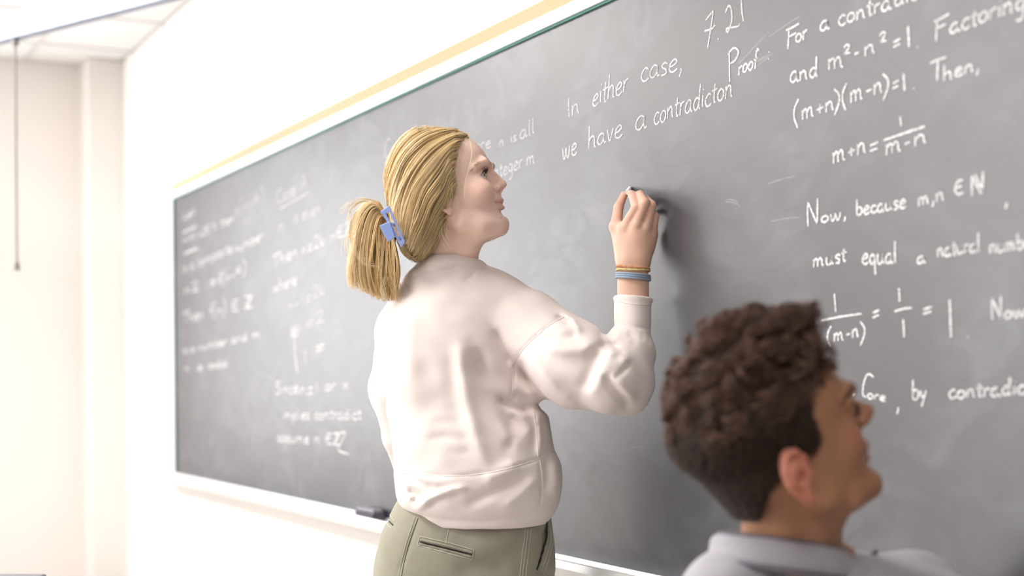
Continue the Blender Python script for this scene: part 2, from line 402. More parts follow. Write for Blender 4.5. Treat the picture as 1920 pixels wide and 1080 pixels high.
gl('S', 1.1, '.9,1.75 .5,2.0 .2,1.55 .8,.8 .7,.1 .15,.1')
gl('T', 1.0, '.5,1.95 .45,1.0 .42,-.1', '-.1,1.85 .5,2.0 1.1,2.1')
gl('L', 1.0, '.2,2.0 .18,1 .15,.02', '.15,.02 .9,.0')
gl('B', 1.1, '.2,2.0 .18,0', '.15,1.95 .8,1.8 .7,1.15 .25,1.05', '.25,1.05 .95,.8 .8,.1 .15,0')
gl('Q', 1.2, '.6,2 .1,1.2 .3,.1 .9,.2 1.0,1.4 .6,2', '.7,.5 1.2,-.4')
gl('1', .7, '.25,2.0 .3,1 .34,0')
gl('2', 1.0, '.1,1.55 .4,2.0 .72,1.6 .5,.8 .1,.05', '.1,.05 .45,.15 .85,.0')
gl('3', .9, '.1,1.8 .5,2 .7,1.5 .3,1.1 .75,.6 .5,0 .1,.15')
gl('7', 1.0, '.05,1.75 .45,2.0 .80,2.15', '.80,2.15 .5,1.0 .3,-.7', '.25,.95 .95,1.35')
gl('4', 1., '.5,1.9 .1,.9 .8,1.0', '.65,1.6 .6,0')
gl('0', .9, '.4,2 .1,1.4 .15,.3 .45,0 .75,.6 .7,1.6 .4,2')
gl('(', .6, '.5,2.5 .15,1.6 .1,.6 .4,-.7')
gl(')', .6, '.1,2.5 .45,1.6 .45,.6 .1,-.7')
gl('+', .9, '.1,.55 .75,.65', '.42,1.0 .40,.15')
gl('-', .8, '.15,.5 .65,.55')
gl('=', 1.1, '.12,.15 .85,.22', '.15,.85 .9,.95')
gl('.', .4, '.15,.05 .22,.0')
gl(',', .5, '.22,.2 .25,-.1 .12,-.5')
gl(':', .5, '.2,.1 .22,.18', '.24,1.1 .25,1.2')
gl('|', .5, '.22,2.2 .2,-.3')
gl('E', 1.1, '.95,1.75 .5,1.8 .15,1.2 .15,.6 .5,.1 1.0,.15', '.15,.95 .85,1.05')   # element-of sign
gl('M', 1.6, '.15,0 .12,1 .15,2.0', '.15,2.0 .55,1.0 1.0,0.0', '.45,2.0 .85,1.0 1.2,0.1', '1.1,0.05 1.15,1 1.2,2.1')  # double-struck N
gl('Z', 1.3, '.1,2.0 1.0,2.0', '1.0,2.0 .1,.05', '1.2,2.0 .3,.05', '.1,.05 1.2,.0')
gl('_', .8)
gl(' ', .8)

def smooth_poly(p, n=5):
    if len(p) < 3: return [Vector(a).lerp(Vector(b_), i / 3) for a, b_ in zip(p, p[1:]) for i in range(3)] + [Vector(p[-1])]
    q = [Vector(x) for x in p]; q = [q[0] * 2 - q[1]] + q + [q[-1] * 2 - q[-2]]; out = []
    for i in range(1, len(q) - 2):
        for k in range(n):
            t = k / n; a, b_, c, d = q[i - 1:i + 3]
            out.append(0.5 * ((2 * b_) + (c - a) * t + (2 * a - 5 * b_ + 4 * c - d) * t * t + (3 * b_ - a - 3 * c + d) * t ** 3))
    out.append(q[-2]); return out
YC = BYS - 0.0008
class Chalk:
    def __init__(s): s.v = []; s.f = []
    def stroke(s, pts, w):
        """pts in board coordinates (x, z); a thin raised ribbon of chalk with uneven width"""
        n0 = len(s.v); n = len(pts)
        for i, p in enumerate(pts):
            a = pts[max(i - 1, 0)]; c = pts[min(i + 1, n - 1)]; t = (c - a)
            t = t.normalized() if t.length > 1e-6 else Vector((1, 0)); m_ = Vector((-t.y, t.x))
            ww = w * (0.5 + 0.12 * random.uniform(-1, 1)) * (0.75 if i in (0, n - 1) else 1)
            for sg in (1, -1):
                q = p + m_ * ww * sg; s.v.append((q.x, YC, q.y))
        for i in range(n - 1): s.f.append((n0 + 2 * i, n0 + 2 * i + 1, n0 + 2 * i + 3, n0 + 2 * i + 2))
    def word(s, text, x0, y0, x1, y1, xh, w=0.0034, slant=0.0, xh1=None):
        A = wallp(x0, y0, YC); B = wallp(x1, y1, YC)
        hA = wallp(x0, y0 - xh, YC).z - A.z
        hB = hA if xh1 is None else wallp(x1, y1 - xh1, YC).z - B.z
        a = Vector((A.x, A.z)); b_ = Vector((B.x, B.z)); tot = sum(G[c][0] for c in text); u = 0
        for c in text:
            adv, st = G[c]
            jz = random.uniform(-.06, .06); js = random.uniform(.94, 1.08)
            for k in st:
                P = []
                for q in smooth_poly(k):
                    f = (u + q.x) / tot; h = hA + (hB - hA) * min(max(f, 0), 1)
                    base = a.lerp(b_, f)
                    P.append(base + Vector((slant * q.y * h, (q.y * js + jz) * h)))
                s.stroke(P, w)
            u += adv
    def line(s, pts, w=0.0034):
        P = [wallp(x, y, YC) for x, y in pts]; P = [(p.x, p.z) for p in P]
        s.stroke([Vector(p) for p in smooth_poly(P)] if len(P) > 2 else [Vector(P[0]).lerp(Vector(P[1]), i / 8) for i in range(9)], w)
    def build(s, mat, name):
        me = bpy.data.meshes.new(name); me.from_pydata(s.v, [], s.f); me.update()
        return link(name, me, mat, board)
def chalk(mat, *items):
    for it in items:
        c = Chalk()
        if isinstance(it[0], str): c.word(*it); c.build(mat, 'chalk_word' if len(it[0]) > 1 else 'chalk_letter')
        else: c.line(*it); c.build(mat, 'chalk_stroke')
K = 0.0035
chalk(M_chalk_mid, ([(1323, 38), (1334, 24), (1337, 22), (1334, 45), (1330, 70), (1327, 90)], K), ([(1321, 58), (1334, 54), (1341, 47)], K), ([(1346, 72), (1347, 74)], K),
      ([(1360, 24), (1366, 11), (1371, 16), (1372, 38), (1365, 60), (1362, 54), (1370, 52), (1384, 49), (1387, 44)], K), ([(1390, -6), (1391, 20), (1394, 40)], K))
chalk(M_chalk_mid, ('In', 1063, 222, 1088, 211, 19, K, 0.0), ('either', 1110, 201, 1178, 170, 22, K, .12), ('case,', 1200, 154, 1283, 128, 23, K, .12))
chalk(M_chalk_mid, ('we', 1054, 300, 1083, 288, 21, K), ('have', 1102, 280, 1168, 256, 20, K, .06), ('a', 1190, 245, 1213, 238, 23, K, .1), ('contradicton', 1225, 234, 1375, 181, 22, K, .1))
chalk(M_chalk, ('P', 1362, 143, 1386, 137, 22, K, .05), ('roof', 1384, 141, 1420, 126, 16, K, .1), ('_:', 1424, 118, 1446, 110, 12, K))
chalk(M_chalk, ('F', 1473, 90, 1500, 82, 18, K), ('or', 1491, 80, 1515, 72, 16, K), ('a', 1537, 59, 1556, 53, 17, K), ('contra', 1571, 49, 1673, 16, 17, K), ('diction', 1676, 13, 1790, -28, 17, K))
chalk(M_chalk, ('and', 1481, 156, 1535, 143, 18, K), ('m', 1552, 130, 1586, 124, 20, K), ('2', 1581, 104, 1597, 98, 9, K), ('-', 1600, 108, 1613, 104, 10, K), ('n', 1620, 107, 1644, 99, 19, K), ('2', 1648, 82, 1665, 75, 9, K), ('=', 1673, 92, 1692, 83, 12, K), ('1', 1698, 90, 1712, 87, 19, K * 1.2), ('.', 1717, 90, 1724, 88, 12, K))
chalk(M_chalk, ('F', 1750, 76, 1782, 66, 19, K), ('actoring', 1780, 63, 1925, 15, 17, K, .08, 22))
chalk(M_chalk, ('(', 1487, 230, 1500, 226, 16, K), ('m+n', 1503, 226, 1566, 204, 19, K), (')', 1562, 206, 1577, 200, 16, K), ('(', 1578, 198, 1590, 194, 16, K), ('m-n', 1594, 193, 1657, 172, 20, K), (')', 1653, 178, 1669, 172, 16, K),
      ('=', 1672, 169, 1688, 162, 12, K), ('1', 1690, 172, 1703, 169, 17, K * 1.2), ('.', 1711, 167, 1717, 165, 12, K), ('T', 1747, 152, 1772, 147, 17, K), ('hen,', 1768, 151, 1840, 131, 15, K))
chalk(M_chalk, ('m+n', 1561, 306, 1626, 285, 19, K), ('=', 1629, 286, 1650, 279, 14, K), ([(1657, 263), (1695, 250), (1734, 237)], K), ('1', 1683, 238, 1697, 234, 10, K), ('m', 1660, 293, 1694, 282, 19, K), ('-', 1694, 278, 1709, 273, 12, K), ('n', 1713, 276, 1741, 267, 18, K))
chalk(M_chalk, ('N', 1512, 425, 1541, 418, 22, K), ('ow,', 1539, 418, 1590, 408, 12, K), ('because', 1605, 404, 1700, 389, 14, K), ('m,n', 1721, 387, 1772, 374, 15, K), ('E', 1789, 368, 1808, 362, 15, K), ('M', 1820, 370, 1852, 361, 20, K), (',', 1882, 384, 1894, 380, 15, K))
chalk(M_chalk, ('must', 1524, 501, 1588, 490, 15, K), ('equal', 1616, 496, 1682, 492, 18, K), ('a', 1719, 494, 1736, 491, 13, K), ('natural', 1757, 483, 1838, 470, 15, K), ('number', 1855, 475, 1945, 462, 15, K))
chalk(M_chalk, ('1', 1560, 586, 1574, 584, 17, K), ([(1540, 601), (1575, 594), (1616, 588)], K), ('(', 1550, 642, 1561, 640, 11, K), ('m-n', 1563, 640, 1612, 632, 15, K), (')', 1611, 638, 1624, 635, 14, K), ('=', 1634, 598, 1652, 592, 12, K),
      ('1', 1683, 566, 1691, 564, 12, K), ([(1677, 584), (1694, 579), (1710, 577)], K), ('1', 1690, 632, 1701, 631, 17, K * 1.1), ('=', 1728, 591, 1752, 585, 12, K), ('1', 1777, 633, 1790, 631, 36, K * 1.2), ('.', 1811, 632, 1819, 631, 15, K * 1.2), ('N', 1858, 599, 1884, 596, 19, K), ('ow', 1882, 598, 1925, 592, 14, K))
chalk(M_chalk, ('Th', 1500, 744, 1545, 742, 13, K), ('ere', 1566, 741, 1606, 741, 9, K), ([(1638, 708), (1632, 702), (1625, 704), (1619, 722), (1618, 740), (1624, 744)], K), ('ore', 1626, 746, 1662, 753, 9, K), (',', 1679, 768, 1690, 768, 16, K), ('by', 1710, 749, 1740, 747, 17, K), ('contradic', 1778, 748, 1925, 738, 15, K), ('tion', 1926, 738, 1990, 733, 15, K))
# older, half-erased columns further along the board
P = 0.0052
chalk(M_chalk_pale, ('Case_2', 720, 300, 786, 268, 17, P), ([(722, 305), (745, 300)], P), ('where', 860, 292, 922, 275, 12, 0.004), ('n', 936, 276, 946, 273, 11, 0.004), ('is', 957, 268, 969, 263, 11, 0.004), ('all', 974, 262, 1003, 248, 14, 0.004))
chalk(M_chalk_pale, ('integer', 922, 338, 980, 313, 14, 0.004), ('m.', 987, 310, 1010, 303, 14, 0.004))
chalk(M_chalk_pale, ('Case_A', 518, 383, 577, 352, 13, P), ([(524, 392), (580, 360)], P))
chalk(M_chalk_pale, ('n', 522, 436, 534, 431, 12, P), ('is', 548, 420, 560, 414, 11, P), ('even', 566, 413, 602, 398, 12, P))
chalk(M_chalk_mid, ('Then', 512, 500, 560, 480, 11, P), ('n=2k_nEZ', 565, 478, 662, 436, 11, P))
chalk(M_chalk_mid, ('where', 512, 549, 557, 532, 11, P)); chalk(M_chalk_pale, ('n+1=2k', 540, 586, 610, 550, 11, P))
chalk(M_chalk_pale, ('m=2', 545, 625, 612, 600, 11, P)); chalk(M_chalk_mid, ('so', 545, 632, 560, 628, 11, P), ([(552, 620), (553, 660), (558, 700)], P * 1.6))
chalk(M_chalk_mid, ('1', 568, 682, 578, 680, 13, P * 1.3), ('=', 590, 662, 612, 655, 11, P), ('Since', 516, 740, 560, 736, 11, P), ('n=', 562, 742, 590, 738, 14, P), ('1_or_x', 590, 735, 654, 728, 10, P))
chalk(M_chalk_mid, ('implies_contradict', 530, 786, 678, 786, 10, P))
chalk(M_chalk_mid, ('assume_n_EZ', 520, 828, 640, 835, 10, P), ([(628, 815), (648, 812), (634, 842), (655, 852)], P))
chalk(M_chalk_pale, ('Def', 341, 415, 366, 405, 8, P), ('Let', 341, 436, 368, 426, 7, P), ('mn', 342, 456, 370, 447, 9, P), ('so', 342, 478, 370, 466, 9, P))  if False else None
G['D'] = G['P']
chalk(M_chalk_mid, ('Let', 342, 412, 366, 400, 6, P), ([(342, 437), (368, 424)], P * 1.4), ('nm', 343, 458, 370, 446, 8, P), ([(345, 476), (371, 465)], P * 1.4))
chalk(M_chalk_mid, ('n2E_N_then', 373, 446, 438, 415, 8, P)); chalk(M_chalk_pale, ('p(n-4)', 440, 405, 495, 378, 12, P))
chalk(M_chalk_mid, ('is_a_composite', 342, 512, 436, 472, 9, P), ('number', 440, 475, 494, 448, 9, P))
chalk(M_chalk_mid, ('n2_is', 345, 553, 405, 532, 9, P), ('f(n-4)', 408, 538, 462, 510, 10, P))
chalk(M_chalk_mid, ('Then_f(n)_E_Z', 344, 606, 475, 575, 10, P))
chalk(M_chalk_mid, ('is_a_number_and_m', 342, 664, 488, 632, 7, P)); chalk(M_chalk_mid, ('n_is_odd', 345, 698, 428, 686, 7, P))
# faint scratches and smears of chalk on the slate
M_scr = chalk_mat('chalk_scratch', 0.16)
sc_ = []
for (a, b2, c, d) in ((1395, 130, 1440, 105), (1400, 125, 1452, 98), (1410, 132, 1450, 100), (1385, 120, 1440, 60), (1440, 70, 1500, 30), (1440, 345, 1490, 330), (1445, 415, 1500, 408), (1180, 845, 1192, 838), (1192, 838, 1205, 842), (1200, 790, 1208, 806), (1360, 378, 1388, 386), (1362, 374, 1384, 380)):
    sc_.append(([(a, b2), ((a + c) / 2 + 2, (b2 + d) / 2 - 2), (c, d)], 0.003))
chalk(M_scr, *sc_)
# ------------------------------------------------------------------ sculpting tools: signed fields polygonised by surface nets
CMN = np.array(CM)
def c2w(V): return V @ CMN[:3, :3].T + CMN[:3, 3]
def w2c(p): return np.array(CMI @ Vector(p))
class Field:
    def __init__(s, lo, hi, res):
        s.lo = np.array(lo, float); s.res = res
        n = np.ceil((np.array(hi) - s.lo) / res).astype(int) + 1
        s.ax = [(s.lo[i] + res * np.arange(n[i])).astype(np.float32) for i in range(3)]
        s.D = np.full(tuple(n), 0.3, np.float32)
    def sub(s, lo, hi):
        sl = []
        for i in range(3):
            a = int(max(0, math.floor((lo[i] - s.lo[i]) / s.res))); b = int(min(s.D.shape[i], math.ceil((hi[i] - s.lo[i]) / s.res) + 1))
            if b <= a: return None
            sl.append(slice(a, b))
        sl = tuple(sl)
        return sl, s.ax[0][sl[0]][:, None, None], s.ax[1][sl[1]][None, :, None], s.ax[2][sl[2]][None, None, :]
    def put(s, sl, d, k, mode):
        D = s.D[sl]; d = d.astype(np.float32)
        if mode == 'u':
            if k <= 0: s.D[sl] = np.minimum(D, d); return
            h = np.clip(0.5 + 0.5 * (D - d) / k, 0, 1); s.D[sl] = D * (1 - h) + d * h - k * h * (1 - h)
        else:
            if k <= 0: s.D[sl] = np.maximum(D, -d); return
            h = np.clip(0.5 - 0.5 * (D + d) / k, 0, 1); s.D[sl] = D * (1 - h) - d * h + k * h * (1 - h)
    def ell(s, c, r, k=0.01, mode='u', R=None):
        c = np.array(c, float); r = np.array([r] * 3 if np.isscalar(r) else r, float); m = r.max() + k + 3 * s.res
        q = s.sub(c - m, c + m)
        if q is None: return
        sl, X, Y, Z = q; x, y, z = X - c[0], Y - c[1], Z - c[2]
        if R is not None:
            R = np.array(R); x, y, z = (R[0, i] * x + R[1, i] * y + R[2, i] * z for i in range(3))
        k0 = np.sqrt((x / r[0]) ** 2 + (y / r[1]) ** 2 + (z / r[2]) ** 2) + 1e-6
        k1 = np.sqrt((x / r[0] ** 2) ** 2 + (y / r[1] ** 2) ** 2 + (z / r[2] ** 2) ** 2) + 1e-6
        s.put(sl, k0 * (k0 - 1) / k1, k, mode)
    def cone(s, a, b, ra, rb, k=0.01, mode='u'):
        a = np.array(a, float); b = np.array(b, float); m = max(ra, rb) + k + 3 * s.res
        q = s.sub(np.minimum(a, b) - m, np.maximum(a, b) + m)
        if q is None: return
        sl, X, Y, Z = q; d = b - a; L2 = float(d @ d) + 1e-12
        x, y, z = X - a[0], Y - a[1], Z - a[2]
        t = np.clip((x * d[0] + y * d[1] + z * d[2]) / L2, 0, 1)
        s.put(sl, np.sqrt((x - t * d[0]) ** 2 + (y - t * d[1]) ** 2 + (z - t * d[2]) ** 2) - (ra + t * (rb - ra)), k, mode)
    def tube(s, pts, rs, k=0.01, mode='u', ki=None):
        rs = [rs] * len(pts) if np.isscalar(rs) else rs
        for i in range(len(pts) - 1): s.cone(pts[i], pts[i + 1], rs[i], rs[i + 1], k if i == 0 or ki is None else ki, mode)
    def slices(s, axis, t, c1, c2, a1, b1, a2, b2, n=2.2, k=0.0, mode='u'):
        """stacked rounded cross-sections along AXIS; for the two other axes centre c and extents (a toward -, b toward +)"""
        o = [i for i in range(3) if i != axis]
        A = s.ax[axis]; t = np.array(t, float)
        order = np.argsort(t); t = t[order]
        def ip(v):
            v = np.array(v, float)[order]
            g = np.interp(A, t, v)
            kk = max(1, int(0.012 / s.res)); ker = np.ones(2 * kk + 1) / (2 * kk + 1)
            gp = np.concatenate([np.full(kk, g[0]), g, np.full(kk, g[-1])]); return np.convolve(gp, ker, 'valid')
        sh = [1, 1, 1]; sh[axis] = -1
        C1, C2, P1, Q1, P2, Q2 = (ip(v).reshape(sh).astype(np.float32) for v in (c1, c2, a1, b1, a2, b2))
        s1 = [1, 1, 1]; s1[o[0]] = -1; s2 = [1, 1, 1]; s2[o[1]] = -1
        u = s.ax[o[0]].reshape(s1) - C1; v = s.ax[o[1]].reshape(s2) - C2
        e1 = np.where(u < 0, P1, Q1); e2 = np.where(v < 0, P2, Q2)
        q = ((np.abs(u) / e1) ** n + (np.abs(v) / e2) ** n) ** (1 / n)
        d = (q - 1) * np.minimum(e1, e2)
        AA = A.reshape(sh); cap = np.maximum(t[0] - AA, AA - t[-1])
        d = np.maximum(d, cap)
        s.put((slice(None),) * 3, d, k, mode)
    def fold(s, pts, w, amp, zmin=None, zsoft=0.03):
        """soft groove (amp>0) or ridge (amp<0) running along a line seen from the room side, on camera-frame fields"""
        P = np.array(pts, float)
        X = s.ax[0][:, None, None]; Y = s.ax[1][None, :, None]; Z = s.ax[2][None, None, :]
        dm = -float(np.mean(s.ax[2])); lo = P.min(0); hi = P.max(0); wp = 2.6 * w * FOC / dm + 14
        xs_ = sorted(((lo[0] - wp - PPX) * dm / FOC, (hi[0] + wp - PPX) * dm / FOC)); ys_ = sorted(((PPY - hi[1] - wp) * dm / FOC, (PPY - lo[1] + wp) * dm / FOC))
        q = s.sub((xs_[0] - .03, ys_[0] - .03, -99), (xs_[1] + .03, ys_[1] + .03, 99))
        if q is None: return
        sl, X, Y, Z = q
        U = X / -Z * dm; Vv = Y / -Z * dm
        Q = np.stack([(P[:, 0] - PPX) * dm / FOC, (PPY - P[:, 1]) * dm / FOC], 1)
        best = None; n = len(Q) - 1
        for i in range(n):
            a, b = Q[i], Q[i + 1]; d = b - a; L2 = float(d @ d) + 1e-12
            t = np.clip(((U - a[0]) * d[0] + (Vv - a[1]) * d[1]) / L2, 0, 1)
            e = (U - a[0] - t * d[0]) ** 2 + (Vv - a[1] - t * d[1]) ** 2
            f = (i + t) / n; g = np.minimum(1, 4.5 * np.minimum(f + 0.03, 1.03 - f))
            val = np.exp(-e / (w * w)) * g
            best = val if best is None else np.maximum(best, val)
        if zmin is not None: best = best / (1 + np.exp(-(Z - zmin) / zsoft * 4))
        s.D[sl] += (best * amp).astype(np.float32)
    def mesh(s, smooth=1):
        D = s.D; S = D < 0; res = s.res
        nx, ny, nz = D.shape
        c = [S[i:nx - 1 + i, j:ny - 1 + j, k:nz - 1 + k] for i in (0, 1) for j in (0, 1) for k in (0, 1)]
        allc = c[0].copy(); anyc = c[0].copy()
        for q in c[1:]: allc &= q; anyc |= q
        I, J, K_ = np.nonzero(anyc & ~allc)
        idx = np.full((nx - 1, ny - 1, nz - 1), -1, np.int32); idx[I, J, K_] = np.arange(len(I))
        acc = np.zeros((len(I), 3)); cnt = np.zeros(len(I))
        for ax in range(3):
            for a in (0, 1):
                for b in (0, 1):
                    o0 = [0, 0, 0]; oth = [i for i in range(3) if i != ax]; o0[oth[0]] = a; o0[oth[1]] = b; o1 = list(o0); o1[ax] = 1
                    d0 = D[I + o0[0], J + o0[1], K_ + o0[2]]; d1 = D[I + o1[0], J + o1[1], K_ + o1[2]]
                    m = (d0 < 0) != (d1 < 0); t = np.where(m, d0 / np.where(m, d0 - d1, 1), 0)
                    p = np.zeros((len(I), 3)); p[:] = o0; p[:, ax] = t
                    acc += p * m[:, None]; cnt += m
        V = (acc / cnt[:, None] + np.stack([I, J, K_], 1)) * res + s.lo
        quads = []
        for ax in range(3):
            oth = [i for i in range(3) if i != ax]; n = D.shape
            sl0 = [slice(None)] * 3; sl1 = [slice(None)] * 3; sl0[ax] = slice(0, n[ax] - 1); sl1[ax] = slice(1, n[ax])
            for q in oth: sl0[q] = slice(1, n[q] - 1); sl1[q] = slice(1, n[q] - 1)
            A = S[tuple(sl0)]; B = S[tuple(sl1)]; e = np.argwhere(A != B); fl = A[tuple(e.T)]
            e = e + np.array([1 if i != ax else 0 for i in range(3)])
            def gi(da, db):
                f = e.copy(); f[:, oth[0]] -= da; f[:, oth[1]] -= db; return idx[f[:, 0], f[:, 1], f[:, 2]]
            q = np.stack([gi(0, 0), gi(1, 0), gi(1, 1), gi(0, 1)], 1)
            if ax == 1: fl = ~fl
            q[~fl] = q[~fl][:, ::-1]
            quads.append(q)
        Fq = np.concatenate(quads); Fq = Fq[(Fq >= 0).all(1)]
        for _ in range(smooth):
            A_ = np.zeros_like(V); n_ = np.zeros(len(V))
            for i in range(4):
                a, b = Fq[:, i], Fq[:, (i + 1) % 4]
                for dd in range(3):
                    A_[:, dd] += np.bincount(a, V[b, dd], len(V)) + np.bincount(b, V[a, dd], len(V))
                n_ += np.bincount(a, minlength=len(V)) + np.bincount(b, minlength=len(V))
            V = V + 0.55 * (A_ / np.maximum(n_, 1)[:, None] - V)
        return V, Fq
def join(parts):
    Vs, Fs, Cs, n = [], [], [], 0
    for V, Fq, C in parts: Vs.append(V); Fs.append(Fq + n); Cs.append(C); n += len(V)
    return np.concatenate(Vs), np.concatenate(Fs), np.concatenate(Cs)
def bvh_of(V, Fq): return BVHTree.FromPolygons([tuple(v) for v in V], [tuple(f) for f in Fq])
def sm(x, a, b):
    t = np.clip((x - a) / (b - a), 0, 1); return t * t * (3 - 2 * t)
def strand_mesh(P, R, C=None, sides=3):
    """P: strands x points x 3, R: strands x points radii, C: strands x 3 colour"""
    n, k, _ = P.shape
    T = np.gradient(P, axis=1); T /= np.linalg.norm(T, axis=2, keepdims=True) + 1e-9
    ref = np.tile(np.array([0.3, 0.2, 0.93]), (n, k, 1)); A = np.cross(T, ref); A /= np.linalg.norm(A, axis=2, keepdims=True) + 1e-9; B = np.cross(T, A)
    V = np.stack([P + (A * math.cos(a) + B * math.sin(a)) * R[..., None] for a in [2 * math.pi * i / sides for i in range(sides)]], 2)
    idx = np.arange(n * k * sides).reshape(n, k, sides)
    a = idx[:, :-1, :]; b = idx[:, 1:, :]
    F_ = np.stack([a, np.roll(a, -1, 2), np.roll(b, -1, 2), b], -1).reshape(-1, 4)
    cols = None if C is None else np.repeat(C if C.ndim == 3 else np.repeat(C[:, None, :], k, 1), sides, axis=1).reshape(-1, 3) if C.ndim == 2 else np.repeat(C[:, :, None, :], sides, 2).reshape(-1, 3)
    if C is not None and C.ndim == 2: cols = np.repeat(np.repeat(C[:, None, :], k, 1)[:, :, None, :], sides, 2).reshape(-1, 3)
    return V.reshape(-1, 3), F_, cols
def resample(pts, n):
    P = np.array(pts, float); q = [Vector(p) for p in P]; q = [q[0] * 2 - q[1]] + q + [q[-1] * 2 - q[-2]]; out = []
    for i in range(1, len(q) - 2):
        for k in range(6):
            t = k / 6; a, b_, c, d = q[i - 1:i + 3]
            out.append(0.5 * ((2 * b_) + (c - a) * t + (2 * a - 5 * b_ + 4 * c - d) * t * t + (3 * b_ - a - 3 * c + d) * t ** 3))
    out.append(q[-2]); out = np.array(out)
    L = np.concatenate([[0], np.cumsum(np.linalg.norm(np.diff(out, axis=0), axis=1))]); t = np.linspace(0, L[-1], n)
    return np.stack([np.interp(t, L, out[:, i]) for i in range(out.shape[1])], 1)

def vcol_mat(name, rough=0.5, sss=0.0, sheen=0.0, spec=0.5, bump=0, bscale=300, aniso=0.0, coat=0.0, detail=0):
    m, nt, b = new_mat(name)
    a = N(nt, 'ShaderNodeVertexColor'); a.layer_name = 'Col'
    nt.links.new(a.outputs['Color'], b.inputs['Base Color'])
    b.inputs['Roughness'].default_value = rough; b.inputs['Specular IOR Level'].default_value = spec
    b.inputs['Sheen Weight'].default_value = sheen
    b.inputs['Coat Weight'].default_value = coat
    if sss:
        b.inputs['Subsurface Weight'].default_value = sss; b.inputs['Subsurface Radius'].default_value = (1.0, 0.35, 0.2); b.inputs['Subsurface Scale'].default_value = 0.008
    if bump:
        tc = N(nt, 'ShaderNodeTexCoord'); n = N(nt, 'ShaderNodeTexNoise'); n.inputs['Scale'].default_value = bscale; n.inputs['Detail'].default_value = 3
        nt.links.new(tc.outputs['Object'], n.inputs['Vector'])
        bp = N(nt, 'ShaderNodeBump'); bp.inputs['Strength'].default_value = bump; bp.inputs['Distance'].default_value = 0.001
        nt.links.new(n.outputs['Fac'], bp.inputs['Height']); nt.links.new(bp.outputs[0], b.inputs['Normal'])
    return m
M_skin = vcol_mat('skin', 0.45, sss=0.12, spec=0.4, bump=0.05, bscale=300)
M_hair = vcol_mat('hair_strands', 0.38, spec=0.5)
M_eye = vcol_mat('eye_surface', 0.08, spec=0.6)
def cloth(name, col, rough=0.9, wscale=900, bump=0.4, noise=0.04, sheen=0.2):
    m, nt, b = new_mat(name)
    b.inputs['Roughness'].default_value = rough; b.inputs['Sheen Weight'].default_value = sheen; b.inputs['Specular IOR Level'].default_value = 0.2
    tc = N(nt, 'ShaderNodeTexCoord')
    n = N(nt, 'ShaderNodeTexNoise'); n.inputs['Scale'].default_value = 30; n.inputs['Detail'].default_value = 5
    nt.links.new(tc.outputs['Object'], n.inputs['Vector'])
    mx = N(nt, 'ShaderNodeMixRGB'); mx.inputs[1].default_value = (*[c * (1 - noise) for c in col], 1); mx.inputs[2].default_value = (*[min(1, c * (1 + noise)) for c in col], 1)
    nt.links.new(n.outputs['Fac'], mx.inputs[0]); nt.links.new(mx.outputs[0], b.inputs['Base Color'])
    w = N(nt, 'ShaderNodeTexNoise'); w.inputs['Scale'].default_value = wscale; w.inputs['Detail'].default_value = 2
    nt.links.new(tc.outputs['Object'], w.inputs['Vector'])
    bp = N(nt, 'ShaderNodeBump'); bp.inputs['Strength'].default_value = bump; bp.inputs['Distance'].default_value = 0.0003
    nt.links.new(w.outputs['Fac'], bp.inputs['Height']); nt.links.new(bp.outputs[0], b.inputs['Normal'])
    return m

def head_frame(px, py, d, yaw, pitch, roll=0.0):
    y, p, r = map(math.radians, (yaw, pitch, roll))
    F0 = np.array((math.cos(y), 0, math.sin(y))); Y = np.array((0, 1.0, 0))
    F_ = math.cos(p) * F0 + math.sin(p) * Y; U_ = -math.sin(p) * F0 + math.cos(p) * Y; L_ = np.cross(U_, F_)
    if r:
        U_, L_ = math.cos(r) * U_ + math.sin(r) * L_, math.cos(r) * L_ - math.sin(r) * U_
    return np.stack([F_, L_, U_], 1), ac(px, py, d)       # columns
def build_head(prof, skull, feats, ear, res=0.0018, extra=None, lo=(-.12, -.095, -.16), hi=(.14, .095, .15)):
    """prof: rows (U, front F without nose and lips, half width of face); skull: (U, back F)"""
    f = Field(lo, hi, res)
    U = [r[0] for r in prof]; fr = [r[1] for r in prof]; w = [r[2] for r in prof]; bk = [-r[3] for r in prof]; cf = [r[4] for r in prof]
    Z0 = [0.0] * len(U)
    f.slices(2, U, cf, Z0, [b_ + c for b_, c in zip(bk, cf)], [a - c for a, c in zip(fr, cf)], w, w, n=2.25)
    feats(f)
    return f
